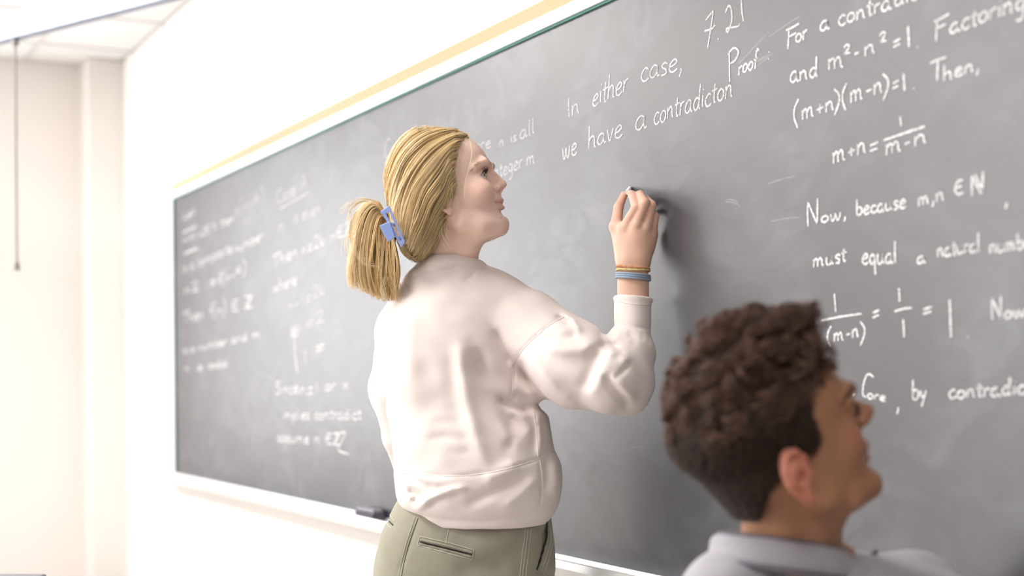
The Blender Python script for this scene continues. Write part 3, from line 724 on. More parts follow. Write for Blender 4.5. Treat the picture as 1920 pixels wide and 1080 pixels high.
def ear_prims(f, c, sgn, s=1.0, tilt=0.15):
    """an outer ear with helix, antihelix, concha, tragus and lobe; c is the ear canal, sgn the side"""
    c = np.array(c, float)
    def P(a, u, l=0.0):
        a2 = a * math.cos(tilt) - u * math.sin(tilt); u2 = a * math.sin(tilt) + u * math.cos(tilt)
        return c + np.array((a2 * s, sgn * (l * s), u2 * s))
    # plate
    R = None
    f.ell(P(-.010, .006, .004), (.0165 * s, .006 * s, .030 * s), .005)
    f.cone(P(-.002, 0, -.006), P(-.010, .004, .004), .014 * s, .012 * s, .006)
    f.tube([P(.004, .006, .004), P(.004, .020, .008), P(-.006, .031, .012), P(-.019, .028, .016), P(-.026, .014, .018), P(-.026, -.002, .017), P(-.019, -.015, .014), P(-.010, -.024, .010)], [.003 * s, .0032 * s, .0034 * s, .0034 * s, .0034 * s, .0032 * s, .003 * s, .004 * s], .003)
    f.ell(P(-.006, -.025, .007), (.008 * s, .0045 * s, .009 * s), .004)
    f.tube([P(-.008, .020, .011), P(-.017, .010, .013), P(-.017, -.003, .012), P(-.010, -.012, .010)], .0026 * s, .003)
    f.ell(P(.004, .0, .006), (.0045 * s, .004 * s, .006 * s), .003)
    f.ell(P(-.007, -.001, .011), (.0075 * s, .007 * s, .0105 * s), .003, 's')
    f.tube([P(-.003, .022, .012), P(-.016, .022, .016), P(-.0215, .010, .018), P(-.021, -.004, .017)], .0014 * s, .002, 's')
# ------------------------------------------------------------------ the woman at the board
WD = 2.85
HR, HO = head_frame(850, 368, WD, 10, 15)
Z0w = at(860, 1080, 2.93)
woman = empty('person', (Z0w.x, Z0w.y, 0))
tag(woman, 'blonde woman in a pale sweatshirt and olive trousers writing at the chalkboard', 'person')
def local(p): return (np.array(p) - HO) @ HR
def face_feats(f, ns=1.0, fem=True):
    # brow, cheeks, jaw, chin
    for sg in (-1, 1):
        f.ell((.060, sg * .040, -.014), (.026, .021, .024), .02)
        f.tube([(.000, sg * .042, -.045), (.012, sg * .039, -.062), (.045, sg * .030, -.080), (.074, sg * .014, -.084)], [.011, .012, .012, .012], .026)
        f.tube([(.087, sg * .010, .037), (.083, sg * .030, .041), (.066, sg * .050, .032)], [.0048, .0055, .005], .014)
        f.ell((.0885, sg * .032, .017), (.013, .018, .0115), .010, 's')
        f.ell((.0645, sg * .0340, .0165), (.0152, .0152, .0152), .003)
    f.ell((.0758, 0, -.0780), (.0140, .0165, .0130), .014)
def woman_feats(f):
    face_feats(f)
    # nose
    f.cone((.083, 0, .032), (.1015, 0, -.001), .0055, .0065, .008)
    f.cone((.078, 0, .026), (.088, 0, -.006), .0085, .0125, .006)
    f.ell((.1015, 0, -.0055), (.0095, .0085, .008), .004)
    for sg in (-1, 1):
        f.ell((.0905, sg * .0125, -.011), (.0095, .0062, .0072), .004)
        f.ell((.098, sg * .0065, -.0175), (.0052, .0034, .0030), .002, 's')
        f.tube([(.083, sg * .018, -.004), (.0815, sg * .0205, -.012), (.083, sg * .0185, -.018)], .0016, .003, 's')
    f.cone((.099, 0, -.012), (.0925, 0, -.019), .0038, .0035, .003)
    # lips with a slight smile
    f.ell((.083, 0, -.034), (.0105, .020, .012), .012)
    up = [(.074, -.0265, -.0345), (.084, -.016, -.0375), (.0915, -.007, -.0345), (.0915, 0, -.0355), (.0915, .007, -.0345), (.084, .016, -.0375), (.074, .0265, -.0345)]
    f.tube(up, [.0014, .0027, .0036, .0037, .0036, .0027, .0014], .003)
    lw = [(.075, -.024, -.0390), (.0835, -.014, -.0475), (.0895, -.005, -.0495), (.0895, .005, -.0495), (.0835, .014, -.0475), (.075, .024, -.0390)]
    f.tube(lw, [.0014, .0034, .0043, .0043, .0034, .0014], .003)
    f.tube([(.0770, -.029, -.0335), (.0895, -.016, -.0415), (.098, 0, -.0415), (.0895, .016, -.0415), (.0770, .029, -.0335)], [.0010, .0013, .0018, .0013, .0010], .0015, 's')
    f.ell((.0955, 0, -.0615), (.010, .015, .0050), .009, 's')
    # eye openings
    for sg in (-1, 1):
        f.tube([(.0735, sg * .0485, .0150), (.0810, sg * .0415, .0172), (.0855, sg * .0325, .0178), (.0835, sg * .0225, .0155)], [.0024, .0052, .0058, .0028], .0012, 's')
    f.noear = f.D.copy()
    ear_prims(f, (-.001, -.062, -.015), -1, .90); ear_prims(f, (-.001, .062, -.015), 1, .90)
    # neck and the soft line under the chin
    a = local(ac(842, 405, 2.875)); b_ = local(ac(838, 525, 2.90))
    f.cone(a, b_, .050, .056, .022)
    f.cone(local(ac(868, 415, 2.86)), local(ac(866, 515, 2.885)), .030, .032, .02)
    f.cone((.040, 0, -.070), (.004, 0, -.095), .018, .024, .03)
# U, front, half width, back, centre
WP = [(-.094, .070, .016, .03, .045), (-.088, .080, .026, .02, .04), (-.078, .085, .036, .005, .035), (-.065, .0845, .045, -.015, .03), (-.050, .0835, .052, -.035, .02), (-.035, .0855, .057, -.052, .01), (-.018, .0855, .062, -.068, 0),
      (0, .083, .066, -.080, 0), (.015, .080, .069, -.088, 0), (.030, .0825, .071, -.094, 0), (.045, .0865, .073, -.096, 0), (.060, .0855, .073, -.096, 0), (.078, .0795, .070, -.092, 0), (.095, .070, .063, -.084, 0), (.108, .055, .052, -.070, 0), (.118, .035, .036, -.050, 0), (.124, .012, .018, -.028, 0)]
f = build_head(WP, None, woman_feats, None, 0.0017)
head_field_w = f
Vh, Fh = f.mesh(2)
def skin_cols(V, base, lip, blush, lips=True, lipU=(-.0305, -.0550), brow=None):
    n = len(V); C = np.tile(np.array(base), (n, 1)); x, y, z = V[:, 0], V[:, 1], V[:, 2]
    def mixc(m, c):
        nonlocal C
        C = C * (1 - m[:, None]) + np.array(c) * m[:, None]
    chk = np.exp(-(((x - .062) / .03) ** 2 + ((np.abs(y) - .045) / .022) ** 2 + ((z + .012) / .025) ** 2)); mixc(chk * .55, blush)
    nose = np.exp(-(((x - .104) / .014) ** 2 + (y / .014) ** 2 + ((z + .008) / .012) ** 2)); mixc(nose * .5, blush)
    earm = np.exp(-(((x + .018) / .022) ** 2 + ((z + .012) / .03) ** 2)) * (np.abs(y) > .068); mixc(earm * .7, blush)
    if lips:
        hw = .025; t = np.clip(np.abs(y) / hw, 0, 1); zu = lipU[0] - .006 * t; zl = lipU[1] + .014 * t ** 1.5
        m = (x > .070) * sm(z, zl - .001, zl + .001) * (1 - sm(z, zu - .001, zu + .001)) * (np.abs(y) < hw); mixc(m * .65, lip)
        m2 = (x > .070) * np.exp(-((z + .0415 - .10 * np.abs(y) * .9 + 0) / .0011) ** 2) * (np.abs(y) < .026) * .6
        mixc(np.clip(m2, 0, 1), np.array(lip) * .45)
    for sg in (-1, 1):   # lids
        m = np.exp(-(((y - sg * .032) / .017) ** 2 + ((z - .026) / .0065) ** 2)) * (x > .066); mixc(m * .35, np.array(base) * (.72, .60, .56))
    return C
SK_W = (0.89, 0.635, 0.53)
Ch = skin_cols(Vh, SK_W, (0.74, 0.36, 0.33), (0.88, 0.48, 0.41))
# a few freckles and moles
for q, r in (((.066, -.045, -.010), .0010), ((.055, -.055, .006), .0010), ((.050, -.052, -.020), .0009), ((.086, -.020, -.058), .0013), ((.079, -.030, -.030), .0009), ((.04, -.058, .05), .001), ((.07, -.04, .06), .001), ((.083, -.022, -.074), .0017)):
    dd = np.linalg.norm(Vh - np.array(q), axis=1); i = np.argmin(dd); dd = np.linalg.norm(Vh - Vh[i], axis=1)
    m = np.exp(-(dd / r) ** 2)[:, None] * .6; Ch = Ch * (1 - m) + np.array((.35, .16, .10)) * m
Vh_c = Vh @ HR.T + HO
# hand and forearm
f = Field(ac(1110, 640, 3.0), ac(1260, 335, 2.74), 0.0014)
def hp(px, py, d): return ac(px, py, d)
kn = dict(i=hp(1171, 429, 2.858), m=hp(1193, 423, 2.846), r=hp(1211, 427, 2.848), p=hp(1223, 440, 2.858))
f.slices(1, [ac(0, y, 2.84)[1] for y in (640, 560, 520, 505, 490, 472, 452)], [ac(x, 0, 2.84)[0] for x in (1186, 1187, 1187, 1187, 1187, 1187, 1188)], [-2.836, -2.838, -2.840, -2.843, -2.846, -2.852, -2.862], [.026, .0315, .0315, .030, .027, .020, .008], [.026, .0315, .0315, .030, .027, .020, .008], [.024, .025, .023, .020, .017, .012, .004], [.024, .025, .023, .020, .017, .012, .004])
for k_, w_ in (('i', (1174, 488)), ('m', (1183, 486)), ('r', (1193, 486)), ('p', (1201, 488))):
    f.cone(hp(w_[0], w_[1], 2.852), kn[k_], .0195, .0132 if k_ != 'p' else .0115, .014)
f.ell(hp(1193, 455, 2.865), (.036, .036, .015), .015)
f.tube([hp(1170, 480, 2.861), hp(1155, 425, 2.880), hp(1160, 388, 2.906), hp(1172, 361, 2.930)], [.0175, .0125, .0098, .0070], .010, ki=.004)
f.tube([hp(1155, 425, 2.880), kn['i']], [.010, .010], .012)
f.tube([kn['i'], hp(1193, 389, 2.840), hp(1186, 366, 2.882), hp(1181, 361, 2.918)], [.0122, .0098, .0085, .0068], .004, ki=.003)
f.tube([kn['m'], hp(1209, 381, 2.834), hp(1200, 365, 2.876), hp(1194, 368, 2.912)], [.0125, .0102, .0088, .0070], .004, ki=.003)
f.tube([kn['r'], hp(1222, 385, 2.840), hp(1212, 375, 2.872), hp(1204, 382, 2.898)], [.0120, .0094, .0084, .0068], .004, ki=.003)
f.tube([kn['p'], hp(1228, 405, 2.850), hp(1221, 394, 2.868), hp(1212, 398, 2.886)], [.0105, .0082, .0074, .0062], .004, ki=.003)
for k_ in kn: f.ell(kn[k_] + np.array((0, 0, .0095)), (.006, .007, .0045), .005)
Vn, Fn = f.mesh(2)
Cn = np.tile(np.array(SK_W) * (.84, .74, .68), (len(Vn), 1))
tipm = np.clip((Vn[:, 1] - ac(0, 425, 2.9)[1]) / .06, 0, 1)[:, None] * .35
Cn = Cn * (1 - tipm) + np.array((.84, .46, .38)) * tipm
# body under the clothes
wc = lambda x, y, z: w2c((x, y, z))
hipL, hipR = ac(800, 1060, 3.0), ac(930, 1060, 2.93)
footL = w2c((at(790, 1000, 3.04).x, at(790, 1000, 3.04).y, 0.075)); footR = w2c((at(925, 1000, 2.93).x, at(925, 1000, 2.93).y, 0.075))
kneeL = (hipL + footL) / 2 + np.array((.02, 0, -.01)); kneeR = (hipR + footR) / 2 + np.array((.02, 0, -.01))
f = Field(np.minimum(np.minimum(footL, footR), ac(690, 1100, 3.1)) - .16, np.array((.33, .26, -2.62)), 0.008)
f.tube([ac(845, 500, 2.91), ac(850, 570, 2.92), ac(850, 700, 2.93), ac(880, 850, 2.94), ac(868, 990, 2.95)], [.045, .085, .105, .10, .12], .03)
f.tube([ac(850, 560, 2.92), ac(950, 600, 2.91), ac(1070, 690, 2.85), ac(1155, 715, 2.785), ac(1183, 640, 2.825), ac(1187, 575, 2.838)], [.06, .05, .042, .034, .028, .027], .02)
f.tube([ac(850, 560, 2.95), ac(775, 610, 3.02), ac(745, 735, 3.05), ac(790, 800, 3.16), ac(812, 850, 3.22)], [.06, .045, .036, .032, .024], .02)
for h, kx, ft in ((hipL, kneeL, footL), (hipR, kneeR, footR)): f.tube([ac(868, 990, 2.95), h, kx, ft], [.10, .085, .055, .038], .02)
f.ell(ac(822, 872, 3.235), (.035, .045, .018), .015)
for k_ in range(4): f.tube([ac(812 + 8 * k_, 900, 3.24), ac(814 + 8 * k_, 925, 3.235), ac(815 + 8 * k_, 940, 3.22)], [.009, .008, .007], .003)
f.tube([ac(838, 880, 3.24), ac(850, 900, 3.225)], [.010, .008], .005)
Vb, Fb = f.mesh(1)
# keep the body below the neck and inside the clothes
Cb = np.tile(np.array(SK_W), (len(Vb), 1))
V, Fq, C = join([(Vh_c, Fh, Ch), (Vn, Fn, Cn), (Vb, Fb, Cb)])
link('body', mesh_np('body', c2w(V), Fq, cols=C), M_skin, woman)
# eyes
def eyeball(parent, HR, HO, c, r, gaze, iris):
    n1, n2 = 24, 32; V = []; C = []
    g = Vector(gaze).normalized(); a = g.orthogonal().normalized(); b_ = g.cross(a)
    for i in range(n1 + 1):
        th = math.pi * i / n1
        for j in range(n2):
            ph = 2 * math.pi * j / n2; bul = 1 + 0.05 * math.exp(-(th / .38) ** 2)
            V.append(np.array(c) + np.array((g * math.cos(th) + (a * math.cos(ph) + b_ * math.sin(ph)) * math.sin(th)) * r * bul))
            C.append((.01, .01, .01) if th < .19 else (tuple(x * .35 for x in iris) if .42 < th < .52 else iris if th < .5 else (.90, .86, .84)))
    Fq = [(i * n2 + j, i * n2 + (j + 1) % n2, (i + 1) * n2 + (j + 1) % n2, (i + 1) * n2 + j) for i in range(n1) for j in range(n2)]
    V = np.array(V) @ HR.T + HO
    return link('eye', mesh_np('eye', c2w(V), Fq, cols=np.array(C)), M_eye, parent)
for sg in (-1, 1): eyeball(woman, HR, HO, (.0645, sg * .0340, .0165), .0139, (1, -.12, .04), (.12, .17, .18))
# brows and lashes
def hairs(name, parent, HR, HO, P, r, col, jit=.15):
    P = np.array(P); n = len(P)
    C = np.array(col) * rng.uniform(1 - jit, 1 + jit, (n, 1)); R = np.full(P.shape[:2], r) * np.linspace(1, .3, P.shape[1])
    V, F_, cc = strand_mesh(P, R, C); return link(name, mesh_np(name, c2w(V @ HR.T + HO), F_, cols=cc), M_hair, parent)
bvw = bvh_of(Vh, Fh)
def brow(sg, pts, n, ln, th=.0022):
    G_ = resample(pts, 40); out = []
    for _ in range(n):
        t = random.uniform(0, .97); i = int(t * 39); p = G_[i].copy(); p[1] *= sg; p[2] += random.gauss(0, th * (1 - .6 * t))
        nx = G_[min(i + 3, 39)] - G_[i]; nx[1] *= sg; nx = nx / (np.linalg.norm(nx) + 1e-9); nx[2] += .35 * (1 - t)
        loc, nor, _, _ = bvw.find_nearest(Vector(p)); q = np.array(loc) + np.array(nor) * .0006; row = []
        for k_ in range(5):
            qq = q + nx * ln * k_ / 4; l2, n2, _, _ = bvw.find_nearest(Vector(qq)); row.append(np.array(l2) + np.array(n2) * .0008)
        out.append(row)
    return out
BP = [(.093, .011, .0365), (.092, .020, .0400), (.086, .033, .0415), (.070, .047, .0365), (.055, .056, .0275)]
hairs('eyebrow', woman, HR, HO, brow(-1, BP, 130, .006), .00022, (.55, .37, .24)); hairs('eyebrow', woman, HR, HO, brow(1, BP, 130, .006), .00022, (.55, .37, .24))
def lashes(sg, c, ln, n=46, up=1, o=(-.002, 0, -.009)):
    out = []
    for i in range(n):
        t = i / (n - 1); y = .0205 + .027 * t; z = (.0288 + .0030 * math.sin(math.pi * min(1, t * 1.1)) - .004 * t ** 3) if up > 0 else .0225 + .001 * t
        x = .0815 - .45 * max(0, (y - .031)) + .0 - .3 * max(0, .031 - y)
        p = np.array((x, sg * (y + .0015), z)) + o; d = np.array((1.0, sg * (t - .35) * 1.2, .25 * up)); d /= np.linalg.norm(d)
        out.append([p + d * ln * s + np.array((0, 0, up * ln * .5 * s * s)) for s in (0, .33, .66, 1)])
    return out
for sg in (-1, 1):
    hairs('eyelashes', woman, HR, HO, lashes(sg, None, .0085) + lashes(sg, None, .0022, 14, -1), .00032, (.06, .035, .025))

# ---- hair: gathered back into a claw clip
M_scalp = simple('blonde_underlayer', (.55, .37, .17), 0.6, noise=.25, nscale=60, bump=.6, bscale=90)
f = Field(ac(640, 580, 3.02), ac(900, 225, 2.70), 0.0028)
hd = 2.853
f.ell(ac(803, 327, hd), (.080, .088, .088), .02)
f.ell(ac(818, 372, hd), (.034, .060, .084), .03)
f.ell(ac(832, 299, hd), (.049, .056, .072), .02)
f.ell(ac(782, 405, hd - .006), (.050, .078, .070), .03)
f.ell(ac(776, 448, hd - .010), (.026, .038, .045), .02)
Hc = f
def sample_field(g, P):
    q = (P - g.lo) / g.res; n = np.array(g.D.shape) - 2; ins = ((q >= 0) & (q <= n)).all(1); q = np.clip(q, 0, n); i = q.astype(int); t = (q - i)
    o = 0
    for a in (0, 1):
        for b_ in (0, 1):
            for c_ in (0, 1): o = o + g.D[i[:, 0] + a, i[:, 1] + b_, i[:, 2] + c_] * (t[:, 0] if a else 1 - t[:, 0]) * (t[:, 1] if b_ else 1 - t[:, 1]) * (t[:, 2] if c_ else 1 - t[:, 2])
    return np.where(ins, o, .3)
# carve the face free: everything in front of the hairline
X = Hc.ax[0][:, None, None]; Y = Hc.ax[1][None, :, None]; Z = Hc.ax[2][None, None, :]
lx = (X - HO[0]) * HR[0, 0] + (Y - HO[1]) * HR[1, 0] + (Z - HO[2]) * HR[2, 0]
ly = (X - HO[0]) * HR[0, 1] + (Y - HO[1]) * HR[1, 1] + (Z - HO[2]) * HR[2, 1]
lz = (X - HO[0]) * HR[0, 2] + (Y - HO[1]) * HR[1, 2] + (Z - HO[2]) * HR[2, 2]
head_field_w.D = head_field_w.noear
hsd = sample_field(head_field_w, np.stack([lx.ravel(), ly.ravel(), lz.ravel()], 1)).reshape(lx.shape)
below = np.clip(-.045 - lz, 0, 1) * 2
Hc.put((slice(None),) * 3, hsd - .007 + below, .008, 'u')
line = np.interp(lz, [-.10, -.06, -.030, -.016, .004, .03, .06, .09, .115, .13], [-.035, -.032, -.022, -.004, .012, .020, .030, .045, .060, .068]) + .010 * np.clip(1 - np.abs(ly) / .04, 0, 1)
Hc.D = np.maximum(Hc.D, (lx - line).astype(np.float32) * .9)
for sg in (-1, 1): Hc.ell(HR @ np.array((-.006, sg * .080, -.041)) + HO, (.015, .018, .013), .004, 's')
Vc, Fc = Hc.mesh(2)
cap = link('hair_underlayer', mesh_np('hair_underlayer', c2w(Vc), Fc), M_scalp, woman)
bvc = bvh_of(Vc, Fc)
GW = [[(874, 247), (842, 241), (800, 241), (764, 260), (738, 298), (726, 345), (726, 392), (738, 420)],
      [(877, 250), (846, 252), (802, 268), (768, 302), (748, 350), (740, 400), (746, 440)],
      [(878, 254), (852, 268), (812, 300), (782, 345), (762, 400), (756, 445), (750, 446)],
      [(874, 262), (853, 288), (824, 332), (796, 380), (776, 430), (766, 470), (754, 456)],
      [(866, 280), (851, 316), (832, 362), (808, 408), (788, 452), (772, 481), (757, 462)],
      [(858, 300), (851, 342), (838, 382), (820, 420), (801, 458), (782, 484), (760, 468)],
      [(856, 318), (852, 352), (842, 383), (824, 418), (806, 452), (784, 484), (764, 472)]]
GWr = np.array([resample(g, 20) for g in GW])
LK = np.stack([rng.uniform(0, 6.28, 80), rng.normal(0, 1, 80), rng.uniform(0, 1, 80)], 1)
def scalp_hair(n, depth, seed, lift=.004):
    r = np.random.default_rng(seed); P = np.zeros((n, 20, 3)); C = np.zeros((n, 3)); R = np.zeros((n, 20))
    for i in range(n):
        u = r.uniform(0, 5.999) if r.uniform() < .85 else r.uniform(4.5, 5.999); a = int(u); t = u - a
        g = GWr[a] * (1 - t) + GWr[a + 1] * t
        cl_ = int(u * 9); ph = LK[cl_, 0] + r.normal(0, .35); am = LK[cl_, 1] * 4.2 + r.normal(0, 1.2)
        g = g + np.stack([np.sin(np.linspace(ph, ph + 3.5, 20)) * am, np.cos(np.linspace(ph, ph + 3.0, 20)) * am * .5], 1) * np.linspace(.5, 1, 20)[:, None]
        s0 = 0 if r.uniform() < .7 else int(r.uniform(0, 8))
        h = abs(r.normal(0, lift)) + .0004 + (0.002 * math.sin(u * 9.0 + 1.0))
        for k_ in range(20):
            kk = s0 + (19 - s0) * k_ / 19; k0 = int(kk); k1 = min(19, k0 + 1); tt = kk - k0
            px, py = g[k0] * (1 - tt) + g[k1] * tt
            dr = Vector(ac(px, py, 1.0)).normalized()
            if depth < 2.86: loc, nor, _, _ = bvc.ray_cast(Vector((0, 0, 0)), dr)
            else: loc, nor, _, _ = bvc.ray_cast(dr * 4, -dr)
            if loc is None: loc, nor, _, _ = bvc.find_nearest(Vector(ac(px, py, hd)))
            hh = h * math.sin(math.pi * min(.9, .08 + .9 * k_ / 19)) ** .6
            P[i, k_] = np.array(loc) + np.array(nor) * max(hh, -.0005)
        base = np.array((.90, .66, .33)); dark = np.array((.60, .38, .17)); lt = np.array((1.0, .90, .66))
        w_ = LK[cl_, 2] * .8 + .1 + .25 * math.sin(u * 40) + r.normal(0, .2); w_ = min(1, max(0, w_)); low = min(1, u / 6) ** 1.3
        c = dark * (1 - w_) + lt * w_ if r.uniform() < .5 else base
        c = c * (1 - .35 * low * r.uniform(0, 1)); C[i] = c
        R[i] = .00042 * r.uniform(.7, 1.3) * np.concatenate([np.linspace(.6, 1, 4), np.ones(12), np.linspace(1, .6, 4)])
    return P, R, C
P1, R1, C1 = scalp_hair(7500, 2.70, 3); P2, R2_, C2 = scalp_hair(2500, 3.02, 4)
# ponytail
core = [[(722, 402), (700, 377), (679, 384), (663, 415), (656, 462), (650, 508), (652, 530)],
        [(722, 405), (704, 388), (690, 410), (679, 460), (676, 510), (684, 545)],
        [(724, 412), (714, 408), (707, 450), (704, 510), (712, 556)],
        [(732, 425), (731, 445), (732, 490), (732, 530), (733, 562)],
        [(737, 432), (741, 460), (746, 490), (747, 520), (742, 548)]]
PG = np.array([resample(g, 18) for g in core])
f = Field(ac(630, 590, 2.97), ac(770, 350, 2.74), 0.0028)
for g in core[1:4]: f.tube([ac(x, y, 2.86) for x, y in g[:-1]] + [ac(g[-1][0], g[-1][1] - 18, 2.86)], [.006] + [.010] * (len(g) - 2) + [.004], .012)
Vp, Fp = f.mesh(2); link('ponytail_core', mesh_np('ponytail_core', c2w(Vp), Fp), M_scalp, woman)
r = np.random.default_rng(11); n = 4200; P3 = np.zeros((n, 18, 3)); C3 = np.zeros((n, 3)); R3 = np.zeros((n, 18))
for i in range(n):
    u = r.uniform(0, 3.999); a = int(u); t = u - a; g = PG[a] * (1 - t) + PG[a + 1] * t
    cl_ = 20 + int(u * 7) + 28 * (i % 2) * 0 + (i % 2) * 30; ph = LK[cl_ % 80, 0] + r.normal(0, .4); am = LK[cl_ % 80, 1] * 7 + r.normal(0, 2.0); s_ = np.linspace(0, 1, 18)
    g = g + np.stack([np.sin(ph + 4 * s_) * am, np.cos(ph + 4 * s_) * am * .4], 1) * s_[:, None]
    zoff = r.normal(0, .45) * (.012 + .030 * np.sin(np.pi * np.clip(s_ * .8 + .1, 0, 1))) ; ln = r.uniform(.66, 1.06) if r.uniform() < .5 else r.uniform(.85, 1.04)
    for k_ in range(18):
        q = min(17, k_ * ln); k0 = int(q); k1 = min(17, k0 + 1); x, y = g[k0] * (1 - q + k0) + g[k1] * (q - k0)
        if ln > 1 and k_ == 17: y += 4
        P3[i, k_] = ac(x, y, 2.86 - zoff[k_])
    w_ = min(1, max(0, LK[cl_ % 80, 2] + r.normal(0, .22)))
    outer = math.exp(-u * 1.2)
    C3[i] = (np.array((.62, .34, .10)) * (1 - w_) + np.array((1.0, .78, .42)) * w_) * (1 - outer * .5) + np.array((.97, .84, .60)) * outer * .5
    R3[i] = .00045 * r.uniform(.7, 1.3) * np.linspace(1, .45, 18)
# stray wisps
wis = [[(705, 378), (680, 373), (655, 383), (642, 396)], [(703, 380), (676, 380), (658, 398), (656, 425)], [(700, 384), (668, 398), (655, 440), (672, 478), (695, 488)], [(698, 386), (665, 410), (660, 450), (680, 492), (712, 500)],
       [(878, 250), (884, 290), (872, 340), (870, 372)], [(838, 416), (834, 432), (842, 448)], [(826, 420), (826, 440), (838, 462), (842, 470)], [(720, 560), (716, 540), (722, 520)], [(670, 410), (652, 450), (654, 480)]]
def wisp_set(wis, n, jit, dep, rad=.0003):
    P = []
    for w in wis:
        g = resample(w, 18)
        for _ in range(n):
            o = r.normal(0, jit, 2); e = r.normal(0, jit * 1.6, 2)
            P.append([ac(*(g[k_] + o + e * k_ / 17), dep - .002 * k_ / 17) for k_ in range(18)])
    P = np.array(P); return P, np.full(P.shape[:2], rad) * np.linspace(1, .5, 18), np.tile((.93, .78, .52), (len(P), 1))
Pa, Ra, Ca = wisp_set(wis[:4] + wis[7:], 14, 2.0, 2.83, .0004); Pb, Rb, Cb_ = wisp_set(wis[4:5], 3, 1.0, 2.752, .00025); Pc, Rc, Cc = wisp_set(wis[5:7], 3, 2.0, 2.79, .0003)
def strands_obj(name, groups, parent, mat):
    out = [strand_mesh(*g) for g in groups]; V, F_, C = join(out); return link(name, mesh_np(name, c2w(V), F_, cols=C), mat, parent)
M_blonde = vcol_mat('blonde_hair', 0.33, spec=0.55)
strands_obj('hair', [(P1, R1, C1), (P2, R2_, C2)], woman, M_blonde)
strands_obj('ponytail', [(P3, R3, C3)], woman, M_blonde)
strands_obj('stray_hair', [(Pa, Ra, Ca), (Pb, Rb, Cb_), (Pc, Rc, Cc)], woman, M_blonde)
# claw clip
M_clip = simple('blue_acetate', (.29, .39, .76), 0.25, spec=.6)
clip = woman
def plate(name, poly, hole, d0, th, mat, parent, bulge=0.0):
    """a flat plate with an optional window, given by its outline and cut into a ring of quads; real thickness"""
    def P(q, dd): return np.array(at(q[0], q[1], d0 + dd))
    m = MB()
    def slab(qs):
        n = len(m.v)
        for dd in (0, th):
            for q in qs: m.v.append(tuple(P(q, dd)))
        k = len(qs); m.f.append(tuple(n + i for i in range(k))); m.f.append(tuple(n + k + i for i in reversed(range(k))))
        for i in range(k): j = (i + 1) % k; m.f.append((n + i, n + k + i, n + k + j, n + j))
    if hole:
        for i in range(4): j = (i + 1) % 4; slab([poly[i], poly[j], hole[j], hole[i]])
    else: slab(poly)
    import bmesh
    me = bpy.data.meshes.new(name); me.from_pydata(m.v, [], m.f); bm = bmesh.new(); bm.from_mesh(me)
    bmesh.ops.remove_doubles(bm, verts=bm.verts, dist=1e-5)
    dup = [f_ for f_ in bm.faces if all(len(e.link_faces) > 2 for e in f_.edges[:1])]
    bmesh.ops.recalc_face_normals(bm, faces=bm.faces); bm.to_mesh(me); bm.free()
    o = link(name, me, mat, parent)
    bv = o.modifiers.new('bevel', 'BEVEL'); bv.width = .0012; bv.segments = 2; bv.limit_method = 'ANGLE'
    return o
cl = plate('hair_claw', [(714, 396), (730, 385), (760, 454), (753, 464)], [(723, 400), (730, 397), (753, 450), (751, 452)], 2.772, .006, M_clip, woman)
cl['label'] = 'pale blue claw clip'
plate('claw_tab', [(711, 423), (731, 415), (741, 445), (728, 454)], None, 2.768, .007, M_clip, cl)
for (a, b_) in (((716, 398), (722, 402)), ((735, 420), (742, 425)), ((748, 446), (756, 452))):
    MB().tube([at(a[0], a[1], 2.775), at(a[0] + 4, a[1] + 3, 2.82), at(b_[0] + 8, b_[1], 2.86)], [.003, .003, .0015]).build('claw_tooth', M_clip, cl)
# ---- chalk in her fingers
ch0 = at(1176, 361, 2.915); ch1 = wallp(1181, 353, BYS - 0.001)
ck = MB().tube([ch0, ch0.lerp(ch1, .5), ch1], [.0048, .0048, .0040], 12).build('chalk_stick', simple('chalk_white', (.92, .92, .90), .95), None, smooth=False)
tag(ck, 'short white chalk stick held in her fingertips against the board', 'chalk')
# ---- bracelets
def ring(name, cx, cy, d, rx, rz, r, tiltx, mat, lump=0.0, n=40, flat=1.0):
    m = MB(); pts = []
    for i in range(n + 1):
        a = 2 * math.pi * i / n; p = ac(cx, cy, d) + np.array((rx * math.cos(a), tiltx * math.cos(a) + .001 * math.sin(3 * a) * lump, rz * math.sin(a))); pts.append(Vector(c2w(p[None])[0]))
    m.tube(pts, [r * (1 + lump * .3 * math.sin(i * 2.4)) for i in range(n + 1)], 8)
    return m.build(name, mat, woman, smooth=True)
M_band = simple('blue_grey_band', (.30, .38, .50), .6); M_bead = simple('orange_thread', (.70, .30, .16), .8, noise=.6, nscale=160); M_bead2 = simple('yellow_thread', (.74, .55, .22), .8, noise=.5, nscale=160)
for k_ in range(3):
    ring('bracelet', 1187, 515 + 3.8 * k_, 2.838, .0335 + .0003 * k_, .0265, .0023, -.003, M_band, .1)
ring('thread_bracelet', 1187, 502, 2.841, .0325, .0245, .0022, -.003, M_bead, .8); ring('thread_bracelet', 1187, 507, 2.840, .0327, .0247, .0020, -.001, M_bead2, .8)

